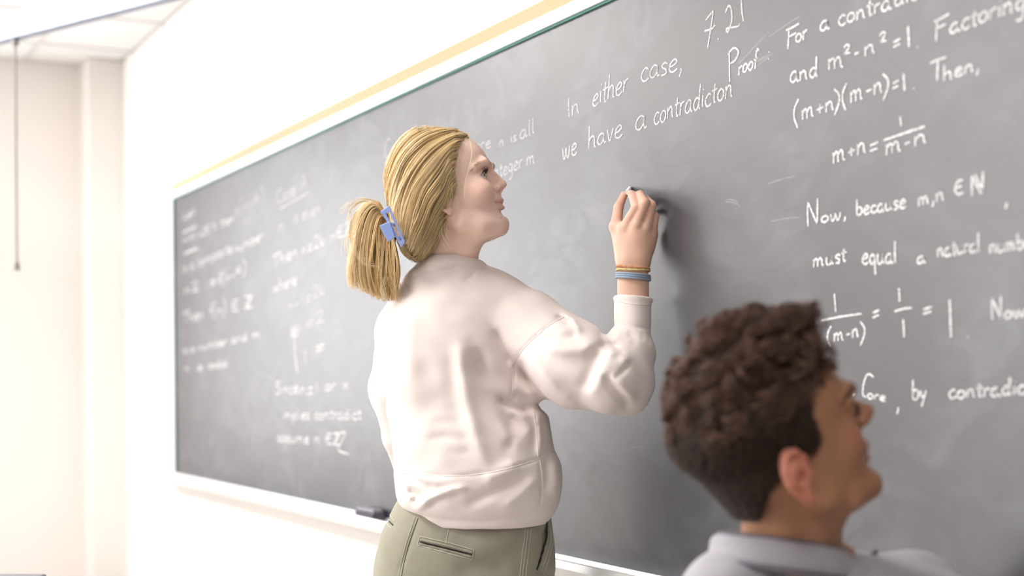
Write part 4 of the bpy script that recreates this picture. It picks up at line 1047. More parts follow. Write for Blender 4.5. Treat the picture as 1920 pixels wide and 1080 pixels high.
# ---- sweatshirt
M_sweat = cloth('pale_sweatshirt', (.84, .745, .71), .92, 1100, .35, .015, sheen=.15)
M_rib = cloth('ribbed_knit', (.87, .785, .755), .92, 1100, .35, .015, sheen=.15)
TD = 2.93
f = Field(ac(672, 1000, 3.30), np.array((.315, .275, -2.66)), 0.0036)
rows = [(490, 805, 885, 2.895, .048), (499, 783, 903, 2.897, .060), (508, 770, 913, 2.90, .068), (520, 760, 930, 2.908, .074), (535, 752, 960, 2.925, .095), (560, 737, 985, 2.93, .118), (600, 723, 1000, 2.93, .128), (640, 717, 1000, 2.93, .132), (700, 716, 992, 2.93, .132), (745, 720, 1012, 2.93, .132), (770, 722, 1028, 2.93, .132),
        (800, 727, 1032, 2.93, .138), (840, 733, 1040, 2.93, .145), (870, 738, 1051, 2.93, .150), (905, 741, 1054, 2.93, .152), (935, 744, 1050, 2.93, .150), (955, 755, 1043, 2.93, .142), (968, 772, 1036, 2.93, .136), (980, 790, 1024, 2.93, .132)]
f.slices(1, [ac(0, r_[0], TD)[1] for r_ in rows], [(ac(r_[1], 0, TD)[0] + ac(r_[2], 0, TD)[0]) / 2 for r_ in rows], [-r_[3] for r_ in rows],
         [(r_[2] - r_[1]) / 2 * TD / FOC for r_ in rows], [(r_[2] - r_[1]) / 2 * TD / FOC for r_ in rows], [r_[4] for r_ in rows], [r_[4] for r_ in rows], n=2.3)
# tilt of the lower edge: lower at the near side
f.tube([ac(855, 555, 2.91), ac(920, 575, 2.90), ac(985, 618, 2.875), ac(1070, 682, 2.82), ac(1140, 708, 2.775)], [.066, .070, .078, .085, .068], .04, ki=.02)
f.cone(ac(950, 690, 2.905), ac(1010, 728, 2.87), .045, .038, .03)
f.tube([ac(1150, 712, 2.77), ac(1168, 712, 2.785), ac(1178, 662, 2.81), ac(1180, 642, 2.822)], [.062, .060, .053, .045], .02, ki=.01)
f.ell(ac(1182, 745, 2.79), (.028, .030, .035), .03)
f.cone(ac(1186, 632, 2.825), ac(1187, 545, 2.838), .0375, .0370, .003)
f.tube([ac(850, 545, 2.92), ac(790, 575, 2.95), ac(758, 620, 3.0), ac(738, 725, 3.05), ac(742, 745, 3.06), ac(775, 825, 3.14), ac(790, 855, 3.19)], [.060, .060, .058, .050, .048, .045, .038], .02)
# the sleeve that hangs on the far side shows as a sliver along the left edge
f.tube([ac(738, 735, 3.03), ac(748, 820, 3.06), ac(768, 900, 3.10)], [.046, .034, .026], .01)
cutY = ac(0, 556, 2.838)[1] - .06 * (f.ax[0][:, None, None] - ac(1187, 0, 2.838)[0])
f.D = np.where(f.ax[0][:, None, None] > ac(1120, 0, 2.838)[0], np.maximum(f.D, (f.ax[1][None, :, None] - cutY)), f.D).astype(np.float32)
for i in range(48):     # crew-neck band and the cuff's edge
    q = [ac(847, 499, 2.895) + np.array((.0635 * math.cos(a), -.002 * math.cos(a) + .0125 * math.sin(a), .060 * math.sin(a))) for a in (2 * math.pi * i / 48, 2 * math.pi * (i + 1) / 48)]
    f.cone(q[0], q[1], .0062, .0062, .004); f.cone(q[0] + (0, -.010, 0), q[1] + (0, -.010, 0), .0075, .0075, .010)
    q = [ac(1187, 561, 2.838) + np.array((.0355 * math.cos(a), -.003 * math.cos(a), .0345 * math.sin(a))) for a in (2 * math.pi * i / 48, 2 * math.pi * (i + 1) / 48)]
    f.cone(q[0], q[1], .0040, .0040, .003)
for fp in (
    # (points, width, depth)  + groove, - ridge
    ([(886, 650), (897, 690), (920, 735), (950, 780), (985, 815)], .018, .024),
    ([(862, 640), (866, 690), (876, 750), (893, 820), (918, 880)], .016, -.011),
    ([(846, 660), (848, 730), (858, 790)], .018, .003),
    ([(930, 745), (960, 760), (1000, 772)], .010, .014),
    ([(955, 748), (970, 742), (1000, 757), (1040, 772)], .010, .010),
    ([(925, 615), (945, 655), (962, 685)], .011, .009),
    ([(965, 668), (985, 705), (1015, 745), (1050, 775)], .012, .013),
    ([(985, 655), (1010, 690), (1045, 735), (1085, 762)], .014, -.008),
    ([(1020, 646), (1055, 656), (1090, 656), (1122, 640)], .015, -.010),
    ([(1022, 632), (1060, 634), (1085, 630)], .010, .006),
    ([(1122, 645), (1112, 690), (1090, 735)], .014, .008),
    ([(1138, 672), (1128, 710), (1105, 745)], .013, -.003),
    ([(1124, 645), (1152, 650), (1172, 668)], .008, .008), ([(1135, 660), (1160, 662), (1182, 682)], .009, -.007),
    ([(1130, 700), (1152, 730), (1182, 765)], .010, .011), ([(1145, 700), (1170, 728), (1195, 752)], .012, -.006),
    ([(1183, 680), (1160, 704), (1152, 712)], .006, .005),
    ([(1126, 615), (1130, 640), (1128, 655)], .008, .004),
    ([(1040, 592), (1062, 602), (1070, 606)], .006, .007), ([(1050, 585), (1075, 600), (1090, 625)], .007, -.004),
    ([(868, 527), (892, 514)], .007, .003), ([(758, 528), (770, 548), (756, 556)], .006, .005),
    ([(905, 700), (925, 745), (945, 800), (975, 845)], .014, -.007),
    ([(955, 790), (962, 820), (950, 850)], .012, .006),
    ([(985, 775), (1003, 800), (1000, 850)], .010, .004), ([(1008, 775), (1012, 820), (1010, 862)], .006, -.004),
    ([(905, 905), (940, 885), (975, 868)], .016, -.008), ([(870, 950), (920, 925), (985, 890)], .012, .007), ([(940, 955), (980, 925), (1008, 895)], .012, -.006),
    ([(752, 895), (790, 905), (815, 915)], .008, .007), ([(765, 915), (782, 930), (775, 945)], .008, .009), ([(778, 958), (805, 935), (850, 918), (880, 915)], .009, -.009), ([(800, 950), (835, 932), (870, 925)], .007, .005),
    ([(745, 895), (800, 905), (860, 900)], .012, -.006),
    ([(805, 795), (840, 790), (868, 793)], .009, .0016), ([(795, 824), (838, 819), (885, 824)], .009, .0024), ([(832, 847), (860, 850), (885, 845)], .008, .0014), ([(1040, 860), (1045, 900), (1038, 935)], .010, -.005), ([(1022, 855), (1024, 900), (1016, 935)], .008, .004),
    ([(800, 620), (806, 700), (820, 780)], .03, .003), ([(770, 560), (765, 650), (772, 760)], .022, -.004),
    ([(768, 520), (795, 512), (828, 505), (862, 498), (900, 510)], .0035, .0022),
    ([(724, 650), (723, 720), (729, 790), (739, 860), (747, 888)], .006, .0035),
    # seams: waistband, its side seam and lower rib, dropped shoulder, cuff
    ([(745, 887), (790, 889), (835, 893), (880, 891), (930, 884), (975, 872), (1010, 860), (1050, 838)], .0035, .0030),
    ([(1010, 860), (1014, 890), (1016, 925), (1012, 948)], .003, .0025),
    ([(760, 955), (775, 964), (830, 975), (900, 978), (960, 972), (1012, 953), (1050, 938)], .004, .003),
    ([(1062, 590), (1035, 606), (1005, 630), (980, 655), (965, 680), (962, 710), (960, 735), (955, 750)], .003, .003),
    ([(1148, 610), (1185, 614), (1226, 616)], .004, .003)):
    f.fold(*fp, zmin=-2.97)
for i in range(6):      # gathers of the sleeve above the cuff
    x = 1152 + i * 13 + random.uniform(-4, 4); f.fold([(x, 620), (x + random.uniform(-7, 5), 634 + random.uniform(0, 18))], .006, .0028 * random.choice((1, -.7, .6)), zmin=-2.9)
X = f.ax[0][:, None, None]; Y = f.ax[1][None, :, None]; Z = f.ax[2][None, None, :]
f.D += (.0009 * np.sin(31 * X + 12 * Y + 4 * np.sin(17 * Y)) * np.sin(23 * Y + 9 * Z + 3 * np.sin(21 * X)) + .0006 * np.sin(90 * X + 40 * Z) * np.sin(75 * Y + 20 * X)).astype(np.float32)
# hollow at cuff and neck
Vs, Fs = f.mesh(1)
sweat = link('sweatshirt', mesh_np('sweatshirt', c2w(Vs), Fs), M_sweat, woman)
bvs = bvh_of(Vs, Fs)
def drape(pts, bv, n=30, off=.0005):
    out = []
    for x, y in resample(pts, n):
        dr = Vector(ac(x, y, 1.0)).normalized(); loc, nor, _, _ = bv.ray_cast(Vector((0, 0, 0)), dr)
        if loc is None: continue
        out.append(Vector(c2w(np.array(loc + nor * off)[None])[0]))
    return out
def seam(name, pts, bv, r, mat, parent, n=30, off=.0003):
    q = drape(pts, bv, n, off); 
    if len(q) > 2: return MB().tube(q, r, 6).build(name, mat, parent, smooth=True)
M_seam = cloth('seam_thread', (.93, .87, .84), .9, 900, .2, .01)
seam('shoulder_seam', [(1058, 594), (1032, 609), (1003, 633), (978, 658), (963, 682), (962, 712), (960, 735), (956, 750)], bvs, .0008, M_seam, sweat)
seam('waist_seam', [(748, 887), (790, 889), (835, 893), (880, 891), (930, 884), (975, 872), (1010, 860), (1046, 841)], bvs, .0008, M_seam, sweat, 60)
seam('side_seam', [(1012, 862), (1016, 890), (1018, 925), (1014, 946)], bvs, .0010, M_seam, sweat)
seam('side_seam', [(1001, 775), (1006, 810), (1009, 858)], bvs, .0010, M_seam, sweat)
seam('back_neck_seam', [(772, 519), (798, 512), (826, 506), (850, 500)], bvs, .0008, M_seam, sweat)
seam('cuff_edge', [(1152, 563), (1175, 568), (1200, 571), (1221, 571)], bvs, .0008, M_seam, sweat)
# ---- trousers
M_olive = cloth('olive_twill', (.30, .285, .22), .85, 1300, .35, .10, sheen=.1); M_stitch = cloth('pale_stitching', (.48, .46, .37), .85, 900, .2, .02); M_slot = simple('pocket_shadow', (.03, .03, .025), .9)  # near-black strips paint the shade inside the pocket slots
yfl = min(footL[1], footR[1])
f = Field((footL[0] - .20, yfl + .01, -3.22), (ac(1075, 0, 2.93)[0], ac(0, 915, 2.93)[1], -2.72), 0.0045)
rows = [(925, 752, 1025, .115), (950, 738, 1031, .128), (975, 725, 1034, .135), (1000, 714, 1038, .140), (1030, 708, 1041, .144), (1060, 705, 1040, .146), (1090, 704, 1037, .144), (1120, 706, 1030, .135), (1150, 712, 1020, .12)]
f.slices(1, [ac(0, r_[0], TD)[1] for r_ in rows], [(ac(r_[1], 0, TD)[0] + ac(r_[2], 0, TD)[0]) / 2 for r_ in rows], [-2.945] * len(rows),
         [(r_[2] - r_[1]) / 2 * TD / FOC for r_ in rows], [(r_[2] - r_[1]) / 2 * TD / FOC for r_ in rows], [r_[3] for r_ in rows], [r_[3] for r_ in rows], n=2.3)
for h, kx, ft in ((hipL, kneeL, footL), (hipR, kneeR, footR)): f.tube([h + (0, -.02, 0), (h + kx) / 2, kx, ft + (0, .04, 0)], [.108, .092, .075, .062], .03, ki=.03)
for fp in (([(870, 1040), (930, 1015), (985, 1000)], .03, -.006), ([(850, 1075), (900, 1062), (960, 1065)], .02, .005), ([(800, 975), (880, 992), (960, 990)], .012, .004), ([(1003, 1060), (1020, 1075), (1030, 1090)], .012, .008),
           ([(1022, 985), (1018, 1020), (1008, 1065)], .004, .010), ([(985, 990), (984, 1080)], .008, -.002), ([(783, 975), (765, 1030), (745, 1080)], .004, .003),
           ([(835, 1018), (842, 990), (848, 980)], .0022, .0025), ([(785, 1019), (835, 1029), (886, 1040)], .0028, .007), ([(724, 962), (728, 975), (738, 986)], .0035, .008), ([(990, 990), (1008, 1010), (1000, 1050)], .012, -.005), ([(900, 1000), (950, 1010), (975, 1040)], .014, .003)):
    f.fold(*fp, zmin=-2.97)
Vt, Ft = f.mesh(1)
tro = link('trousers', mesh_np('trousers', c2w(Vt), Ft), M_olive, woman); bvt = bvh_of(Vt, Ft)
for o_ in (-5, 0, 6): seam('outseam_stitching', [(990 + o_ + 2, 968), (988 + o_, 1010), (983 + o_, 1050), (978 + o_, 1095)], bvt, .0008, M_stitch, tro)
seam('yoke_stitching', [(779, 968), (766, 1005), (756, 1040), (744, 1095)], bvt, .0009, M_stitch, tro); seam('yoke_stitching', [(784, 972), (772, 1005), (761, 1042), (750, 1095)], bvt, .0007, M_slot, tro)  # dark second strip paints shade along the seam
seam('dart_stitching', [(849, 983), (841, 996), (836, 1020)], bvt, .0008, M_stitch, tro)
for pts in ([(788, 1006), (838, 1017), (889, 1031)], [(783, 1022), (835, 1036), (884, 1049)], [(788, 1006), (785, 1014), (783, 1022)], [(889, 1031), (887, 1040), (884, 1049)]):
    seam('pocket_stitching', pts, bvt, .0010, M_stitch, tro)
seam('pocket_welt', [(788, 1012), (838, 1023), (887, 1036)], bvt, .0026, M_olive, tro); seam('pocket_welt', [(786, 1020), (836, 1032), (885, 1045)], bvt, .0026, M_olive, tro)
seam('pocket_slot', [(788, 1016), (837, 1028), (885, 1040)], bvt, .0014, M_slot, tro)
seam('side_pocket_slot', [(1024, 975), (1025, 1005), (1016, 1040), (1006, 1068)], bvt, .0026, M_slot, tro)
seam('pocket_stitching', [(1030, 978), (1033, 1010), (1024, 1045), (1014, 1072)], bvt, .0009, M_stitch, tro); seam('pocket_stitching', [(1034, 980), (1037, 1012), (1029, 1048), (1019, 1078)], bvt, .0008, M_stitch, tro)
seam('side_pocket_slot', [(723, 960), (727, 974), (737, 985)], bvt, .0016, M_slot, tro)
seam('pocket_stitching', [(725, 956), (733, 968), (740, 978)], bvt, .0009, M_stitch, tro); seam('pocket_stitching', [(720, 968), (726, 982), (735, 992)], bvt, .0009, M_stitch, tro)
# shoes
M_shoe = simple('white_leather', (.75, .74, .72), .5); M_sole = simple('rubber_sole', (.85, .84, .8), .6)
for ft in (footL, footR):
    w0 = Vector(c2w(ft[None])[0]); d = Vector((-.25, .95, 0)).normalized()
    fs = Field((-.06, -.09, 0), (.06, .22, .13), .004)
    fs.ell((0, .07, .035), (.042, .125, .038), .02); fs.cone((0, 0, .04), (0, -.005, .10), .042, .040, .03)
    fs.D = np.maximum(fs.D, (.004 - fs.ax[2][None, None, :]).astype(np.float32))
    V_, F_ = fs.mesh(1); an = math.atan2(-d.x, d.y); R_ = np.array(((math.cos(an), -math.sin(an), 0), (math.sin(an), math.cos(an), 0), (0, 0, 1)))
    link('shoe', mesh_np('shoe', V_ @ R_.T + np.array((w0.x, w0.y, 0)), F_), M_shoe, woman)
# ------------------------------------------------------------------ the boy in front
HRb, HOb = head_frame(1473, 850, 1.865, -13, 22)
def localb(p): return (np.array(p) - HOb) @ HRb
bp0 = at(1500, 1080, 1.97)
boy = empty('person', (bp0.x, bp0.y, 0))
tag(boy, 'dark-haired boy in a pale grey hooded top looking up at the board', 'person')
def boy_feats(f):
    o = np.array((.0165, 0, 0))
    for sg in (-1, 1):
        f.ell((.066, sg * .042, -.008), (.021, .017, .024), .02)
        f.tube([(.000, sg * .050, -.040), (.012, sg * .046, -.062), (.050, sg * .034, -.082), (.090, sg * .014, -.084)], [.013, .015, .012, .012], .02)
        f.tube([(.104, sg * .010, .046), (.100, sg * .030, .049), (.082, sg * .052, .040)], [.007, .008, .006], .012)
        f.ell((.105, sg * .031, .026), (.014, .018, .0115), .010, 's')
        f.ell((.083, sg * .033, .0250), (.0150, .0150, .0150), .003)
    f.ell((.0885, 0, -.077), (.0150, .018, .0135), .02)
    f.cone((.080, 0, -.078), (.030, 0, -.094), .014, .024, .02)
    f.cone((.100, 0, .034), (.128, 0, .011), .0065, .0068, .008); f.cone((.098, 0, .020), (.122, 0, .002), .010, .010, .006); f.cone((.094, 0, .028), (.104, 0, .004), .010, .014, .006)
    f.ell((.1285, 0, .007), (.0095, .0095, .008), .004)
    for sg in (-1, 1):
        f.ell((.112, sg * .014, .000), (.010, .0068, .0075), .004); f.ell((.119, sg * .007, -.0065), (.0055, .0036, .0030), .002, 's')
    f.cone((.121, 0, -.001), (.108, 0, -.010), .0042, .004, .003)
    f.ell((.098, 0, -.030), (.0115, .022, .014), .012)
    f.tube([(.088, -.026, -.037), (.098, -.016, -.0345), (.1055, -.006, -.0305), (.1055, .006, -.0305), (.098, .016, -.0345), (.088, .026, -.037)], [.0022, .0038, .0048, .0048, .0038, .0022], .003)
    f.tube([(.088, -.024, -.040), (.097, -.014, -.047), (.1025, 0, -.0505), (.097, .014, -.047), (.088, .024, -.040)], [.002, .0048, .0058, .0048, .002], .003)
    f.tube([(.092, -.027, -.038), (.104, -.014, -.0405), (.111, 0, -.0395), (.104, .014, -.0405), (.092, .027, -.038)], .0013, .0015, 's')
    f.ell((.107, 0, -.064), (.010, .017, .0055), .008, 's')
    for sg in (-1, 1):
        f.tube([(.093, sg * .048, .0235), (.1005, sg * .041, .0258), (.1045, sg * .031, .0262), (.102, sg * .022, .0242)], [.0020, .0038, .0042, .0022], .0012, 's')
    f.noear = f.D.copy(); ear_prims(f, (-.018, -.077, -.018), -1, 1.14, -.05); ear_prims(f, (-.018, .077, -.018), 1, 1.14, -.05)
    f.cone(localb(ac(1478, 905, 1.885)), localb(ac(1478, 1075, 1.93)), .058, .066, .025)
    f.cone(localb(ac(1535, 925, 1.90)), localb(ac(1528, 1060, 1.93)), .026, .034, .025)
BPf = [(-.093, .085, .020, .03, .05), (-.086, .095, .030, .02, .045), (-.076, .0985, .040, .0, .035), (-.064, .0975, .048, -.02, .03), (-.050, .0965, .056, -.045, .02), (-.035, .0975, .061, -.065, .01), (-.018, .0985, .066, -.085, 0),
       (0, .0975, .070, -.098, 0), (.015, .096, .073, -.106, 0), (.030, .0985, .075, -.112, 0), (.047, .103, .077, -.116, 0), (.062, .103, .077, -.116, 0), (.080, .0985, .075, -.110, 0), (.097, .090, .069, -.100, 0), (.112, .075, .058, -.082, 0), (.124, .048, .042, -.055, 0), (.131, .012, .020, -.02, 0)]
f = build_head(BPf, None, boy_feats, None, 0.0019, lo=(-.14, -.105, -.18), hi=(.15, .105, .15)); head_field_b = f
Vh2, Fh2 = f.mesh(2)
SK_B = (.43, .21, .12)
Ch2 = skin_cols(Vh2 - np.array((.0155, 0, -.001)), SK_B, (.44, .15, .12), (.56, .22, .15))
earm = (np.abs(Vh2[:, 1]) > .078) & (Vh2[:, 0] < .02); Ch2[earm] = Ch2[earm] * .3 + np.array((.66, .24, .17)) * .7
# seated body below the clothes
hipb = w2c((bp0.x - .02, bp0.y - .03, .47)); tx = lambda dx, dy, z: w2c((bp0.x + dx, bp0.y + dy, z))
kb1, kb2 = tx(.43, -.22, .46), tx(.44, .02, .46); fb1, fb2 = tx(.43, -.22, .07), tx(.46, .02, .07)
f = Field(np.minimum(np.minimum(fb1, fb2), hipb) - .22, np.maximum(np.maximum(kb1, kb2), ac(1820, 1010, 1.7)) + .12, .009)
chest = ac(1520, 1120, 1.97)
f.tube([ac(1478, 1050, 1.93), chest, (chest + hipb) / 2, hipb], [.055, .085, .090, .098], .03)
for kx, ft in ((kb1, fb1), (kb2, fb2)): f.tube([hipb, kx, ft], [.085, .058, .04], .02)
sh1, sh2 = ac(1375, 1130, 1.90), ac(1715, 1130, 2.02)
f.tube([chest, sh1, tx(.10, -.22, .62), tx(.30, -.20, .56)], [.06, .045, .04, .03], .02); f.tube([chest, sh2, tx(.20, .10, .62), tx(.34, .02, .55)], [.06, .040, .04, .03], .02)
for hx in (tx(.34, -.20, .56), tx(.38, .02, .55)):
    f.ell(hx, (.04, .022, .045), .015)
    for k_ in range(4):
        b0 = hx + np.array((.015 * (k_ - 1.5), -.01, .03)); f.tube([b0, b0 + (.004, -.015, .035), b0 + (.004, -.035, .045)], [.009, .008, .007], .004)
    f.tube([hx + np.array((.03, 0, -.01)), hx + np.array((.05, -.01, .015))], [.010, .008], .006)
Vb2, Fb2 = f.mesh(1)
V, Fq, C = join([(Vh2 @ HRb.T + HOb, Fh2, Ch2), (Vb2, Fb2, np.tile(np.array(SK_B), (len(Vb2), 1)))])
link('body', mesh_np('body', c2w(V), Fq, cols=C), M_skin, boy)
for sg in (-1, 1): eyeball(boy, HRb, HOb, (.083, sg * .033, .0250), .0138, (1, 0, .05), (.12, .07, .04))
bvw = bvh_of(Vh2, Fh2)
BPb = [(.110, .010, .044), (.109, .020, .048), (.102, .034, .0500), (.086, .048, .0465), (.072, .056, .040)]
for sg in (-1, 1):
    hairs('eyebrow', boy, HRb, HOb, brow(sg, BPb, 220, .007, .0025), .00026, (.10, .06, .035))
    L_ = np.array(lashes(sg, None, .009)); L_[..., 0] += .0165; hairs('eyelashes', boy, HRb, HOb, L_, .0004, (.03, .02, .015))

# hair: cropped sides, thick curly top
f = Field(ac(1215, 1010, 2.02), ac(1575, 560, 1.70), 0.0034)
rows = [(612, 1425, 1535, 1.865, .042), (620, 1352, 1543, 1.865, .060), (645, 1312, 1545, 1.86, .072), (690, 1278, 1538, 1.86, .082), (740, 1254, 1532, 1.86, .087), (790, 1256, 1520, 1.86, .086), (830, 1270, 1505, 1.865, .082), (870, 1297, 1495, 1.87, .076), (910, 1330, 1480, 1.875, .066), (950, 1368, 1455, 1.88, .055), (968, 1386, 1440, 1.885, .045)]
f.slices(1, [ac(0, r_[0], 1.865)[1] for r_ in rows], [(ac(r_[1], 0, 1.865)[0] + ac(r_[2], 0, 1.865)[0]) / 2 for r_ in rows], [-r_[3] for r_ in rows],
         [(r_[2] - r_[1]) / 2 * 1.865 / FOC for r_ in rows], [(r_[2] - r_[1]) / 2 * 1.865 / FOC for r_ in rows], [r_[4] for r_ in rows], [r_[4] for r_ in rows], n=2.3)
X = f.ax[0][:, None, None]; Y = f.ax[1][None, :, None]; Z = f.ax[2][None, None, :]
lx, ly, lz = ((X - HOb[0]) * HRb[0, i] + (Y - HOb[1]) * HRb[1, i] + (Z - HOb[2]) * HRb[2, i] for i in range(3))
head_field_b.D = head_field_b.noear
hsd = sample_field(head_field_b, np.stack([lx.ravel(), ly.ravel(), lz.ravel()], 1)).reshape(lx.shape)
f.put((slice(None),) * 3, hsd - .004 + np.clip(-.055 - lz, 0, 1) * 2, .006, 'u')
topm = sm(lz, .06, .10)
f.D += (topm * .007 * np.sin(95 * X + 20 * Y) * np.sin(88 * Y + 30 * X) * np.cos(80 * Z + 1.0)).astype(np.float32)
line = np.interp(lz, [-.10, -.05, -.020, -.006, .004, .02, .05, .08, .098, .112, .13], [-.075, -.066, -.052, -.020, .016, .024, .022, .026, .045, .086, .10]) + .040 * sm(lz, .09, .10) * np.clip(1 - np.abs(ly) / .06, 0, 1)
line = np.where((lz < .0) & (lx > -.03), np.minimum(line, -.03), line)
f.D = np.maximum(f.D, (lx - line).astype(np.float32) * .9)
for sg in (-1, 1):      # free the ears
    f.tube([HRb @ np.array(q) + HOb for q in ((-.012, sg * .098, -.045), (-.032, sg * .100, -.020), (-.034, sg * .102, .006), (-.014, sg * .102, .004))], .0225, .004, 's')
Vc2, Fc2 = f.mesh(2)
M_dscalp = simple('dark_hair_base', (.030, .018, .012), .8, noise=.3, nscale=80)
link('hair_underlayer', mesh_np('hair_underlayer', c2w(Vc2), Fc2), M_dscalp, boy)
tri = Vc2[Fc2]; cen = tri.mean(1); nrm_ = np.cross(tri[:, 2] - tri[:, 0], tri[:, 3] - tri[:, 1]); nl = np.linalg.norm(nrm_, axis=1); nrm_ /= nl[:, None] + 1e-12
if (nrm_ * (cen - cen.mean(0))).sum(1).mean() < 0: nrm_ = -nrm_
loc = (cen - HOb) @ HRb
r = np.random.default_rng(5)
def pick(n, mask):
    w = nl * mask; return r.choice(len(cen), n, p=w / w.sum())
def tuft(n, mask, length, curl, rad, K, colr, lift=.55, clump=0.0, comb=(0.25, 0, .5)):
    I = pick(n, mask); P = np.zeros((n, K, 3)); base = cen[I] + r.normal(0, .0012, (n, 3)); nn = nrm_[I]
    cb = HRb @ np.array(comb); D_ = nn * lift + cb * (1 - lift); D_ /= np.linalg.norm(D_, axis=1, keepdims=True)
    a = np.cross(D_, r.normal(0, 1, (n, 3))); a /= np.linalg.norm(a, axis=1, keepdims=True); b_ = np.cross(D_, a)
    if clump:
        J = pick(100, mask); cc = cen[J] + (nrm_[J] * lift + cb * (1 - lift)) * length * np.where(loc[J, 0] < -.05, .45, .8)[:, None]; da = r.normal(0, 1, (100, 3))
        q = np.argmin(((base[:, None, :] - cen[J][None]) ** 2).sum(2), axis=1); tgt = cc[q]; ph0 = (q * 2.4) % 6.28
        a = np.cross(D_, da[q]); a /= np.linalg.norm(a, axis=1, keepdims=True); b_ = np.cross(D_, a)
    else: ph0 = r.uniform(0, 6.28, n)
    ln = length * r.uniform(.7, 1.15, n) * (np.where(loc[I, 0] < -.05, .5, 1.0) if clump else .6 + 1.6 * sm(loc[I, 2], .0, .07))
    for k_ in range(K):
        t = k_ / (K - 1); ang = ph0 + t * 4.2 * (1 if curl else 0) + r.normal(0, .1, n)
        p = base + D_ * (ln * t)[:, None]
        if clump: p = p * (1 - clump * t ** 1.3) + tgt * clump * t ** 1.3
        if curl: p = p + (a * (np.cos(ang) - np.cos(ph0))[:, None] + b_ * (np.sin(ang) - np.sin(ph0))[:, None]) * curl * min(1, t * 2)
        P[:, k_] = p
    C = colr[0] + (colr[1] - colr[0]) * r.uniform(0, 1, (n, 1)) ** 1.6
    R = np.full((n, K), rad) * np.linspace(1, .4, K); return P, R, C
nz = r.normal(0, .012, len(loc))
tm = (loc[:, 2] + nz > .066) | ((loc[:, 2] + nz > .045) & (loc[:, 0] < -.06))
sides = (loc[:, 2] < .085) & (loc[:, 2] > -.075)
TopS = tuft(9000, tm & (nrm_[:, 2] > -.6), .034, .0060, .0006, 10, (np.array((.045, .022, .017)), np.array((.36, .20, .155))), .5, .45, (.55, 0, .55))
SideS = tuft(12000, sides & (nrm_[:, 2] > -.4), .011, 0, .0005, 4, (np.array((.018, .010, .007)), np.array((.10, .058, .038))), .25, 0, (-.45, 0, -.9))  # darker than the top strands; the shade of the sides is in the colour
strands_obj('hair', [TopS, SideS], boy, vcol_mat('brown_hair', .5, spec=.4))

# ---- hooded top
M_hood = cloth('grey_jersey', (.38, .365, .405), .92, 700, .5, .08, sheen=.25); M_hoodd = cloth('collar_shade', (.17, .155, .19), .92, 700, .4, .05)  # darker jersey tone stands in for shade at the collar
f = Field(np.minimum(hipb, kb2 - 0.1) - (.34, .09, .26), (ac(2000, 0, 1.95)[0], ac(0, 985, 1.95)[1], -1.62), .006)
rows = [(1035, 1350, 1600, 1.93, .070), (1048, 1335, 1668, 1.95, .085), (1060, 1326, 1735, 1.96, .10), (1080, 1314, 1800, 1.97, .115), (1120, 1296, 1850, 1.97, .125), (1200, 1280, 1870, 1.97, .13), (1400, 1290, 1830, 1.97, .13), (1560, 1300, 1800, 1.97, .145), (1640, 1300, 1800, 1.97, .15)]
f.slices(1, [ac(0, r_[0], 1.95)[1] for r_ in rows], [(ac(r_[1], 0, 1.95)[0] + ac(r_[2], 0, 1.95)[0]) / 2 for r_ in rows], [-r_[3] for r_ in rows],
         [(r_[2] - r_[1]) / 2 * 1.95 / FOC for r_ in rows], [(r_[2] - r_[1]) / 2 * 1.95 / FOC for r_ in rows], [r_[4] for r_ in rows], [r_[4] for r_ in rows], n=2.3)
f.ell(ac(1668, 1068, 1.99), (.050, .022, .05), .03)
f.tube([sh1, tx(.10, -.22, .62), tx(.26, -.20, .57)], [.075, .062, .048], .02); f.tube([sh2, tx(.20, .10, .62), tx(.30, .03, .56)], [.075, .062, .048], .02)
f.fold([(1590, 1052), (1625, 1056), (1640, 1075)], .006, .008); f.fold([(1400, 1062), (1480, 1058), (1560, 1066)], .010, .006); f.fold([(1340, 1062), (1420, 1075), (1500, 1080)], .008, -.005)
Vq, Fq = f.mesh(1); hood = link('hooded_top', mesh_np('hooded_top', c2w(Vq), Fq), M_hood, boy)
f = Field(ac(1290, 1100, 2.08), ac(1640, 960, 1.78), .003)
pts = []
for i in range(49):
    a = 2 * math.pi * i / 48
    pts.append(ac(1463, 1034, 1.925) + np.array((.083 * math.cos(a), -.012 * math.cos(a) + .012 * math.sin(a), .080 * math.sin(a))))
for i in range(48): f.cone(pts[i], pts[i + 1], .0115, .0115, .002); f.cone(pts[i] + (.002, -.016, .002), pts[i + 1] + (.002, -.016, .002), .0150, .0150, .006)
Vq, Fq = f.mesh(2); link('collar', mesh_np('collar', c2w(Vq), Fq), M_hood, hood)
m = MB(); m.tube([Vector(c2w((p + np.array((0, .0095, 0)))[None])[0]) for p in pts], .0050, 8); m.build('collar_rim_shade', M_hoodd, hood, smooth=True)  # dark ring painting the shadow line inside the collar
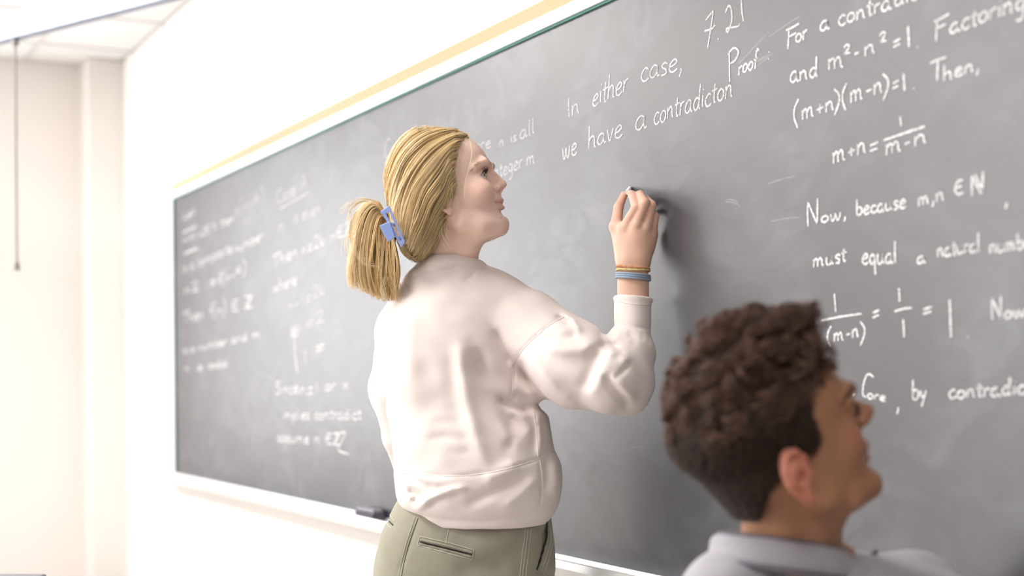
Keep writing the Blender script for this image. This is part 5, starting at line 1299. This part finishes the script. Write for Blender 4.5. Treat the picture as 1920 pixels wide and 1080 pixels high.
m = MB(); m.tube([Vector(c2w((pts[0] * 0 + ac(1463, 1034, 1.925) + (p - ac(1463, 1034, 1.925)) * (1.17, 1, 1.17) + np.array((0, -.024, 0)))[None])[0]) for p in pts], .0045, 8); m.build('collar_fold_shade', M_hoodd, hood, smooth=True)  # dark ring painting the shaded fold between collar and shoulder
m = MB(); m.tube([at(1628, 1052, 1.93), at(1636, 1042, 1.93), at(1645, 1032, 1.935)], [.004, .0045, .002], 8); m.build('drawcord_tip', M_dark, hood, smooth=True)
# trousers and shoes of the boy, and the low chair he sits on
M_jean = cloth('dark_denim', (.05, .06, .09), .9, 900, .4, .1)
f = Field(np.minimum(np.minimum(fb1, fb2), hipb) - (.24, .02, .24), np.maximum(np.maximum(kb1, kb2), hipb) + .16, .009)
for kx, ft in ((kb1, fb1), (kb2, fb2)): f.tube([hipb + (0, .03, 0), hipb, kx, ft + (0, .03, 0)], [.125, .130, .075, .055], .03)
Vq, Fq = f.mesh(1); link('jeans', mesh_np('jeans', c2w(Vq), Fq), M_jean, boy)
for ft in (fb1, fb2):
    w0 = Vector(c2w(ft[None])[0]); fs = Field((-.06, -.09, 0), (.06, .22, .13), .005)
    fs.ell((0, .07, .035), (.045, .13, .038), .02); fs.cone((0, 0, .04), (0, -.005, .10), .044, .042, .03); fs.D = np.maximum(fs.D, (.004 - fs.ax[2][None, None, :]).astype(np.float32))
    V_, F_ = fs.mesh(1); an = math.radians(-80); R_ = np.array(((math.cos(an), -math.sin(an), 0), (math.sin(an), math.cos(an), 0), (0, 0, 1)))
    link('shoe', mesh_np('shoe', V_ @ R_.T + np.array((w0.x, w0.y, 0)), F_), M_dark, boy)
hw_ = Vector(c2w(hipb[None])[0]); zs = hw_.z - .150
chair = empty('classroom_chair', (hw_.x, hw_.y, 0)); tag(chair, 'low plastic classroom chair that the dark-haired boy sits on', 'chair')
MB().box((hw_.x - .18, hw_.y - .20, zs - .03), (hw_.x + .24, hw_.y + .18, zs)).build('seat', simple('navy_plastic', (.04, .06, .13), .4), chair, .01)
for a, b_ in ((-.15, -.17), (.20, -.17), (-.15, .15), (.20, .15)): MB().tube([(hw_.x + a, hw_.y + b_, zs - .03), (hw_.x + a * 1.1, hw_.y + b_ * 1.05, 0)], .011).build('leg', M_alud, chair)
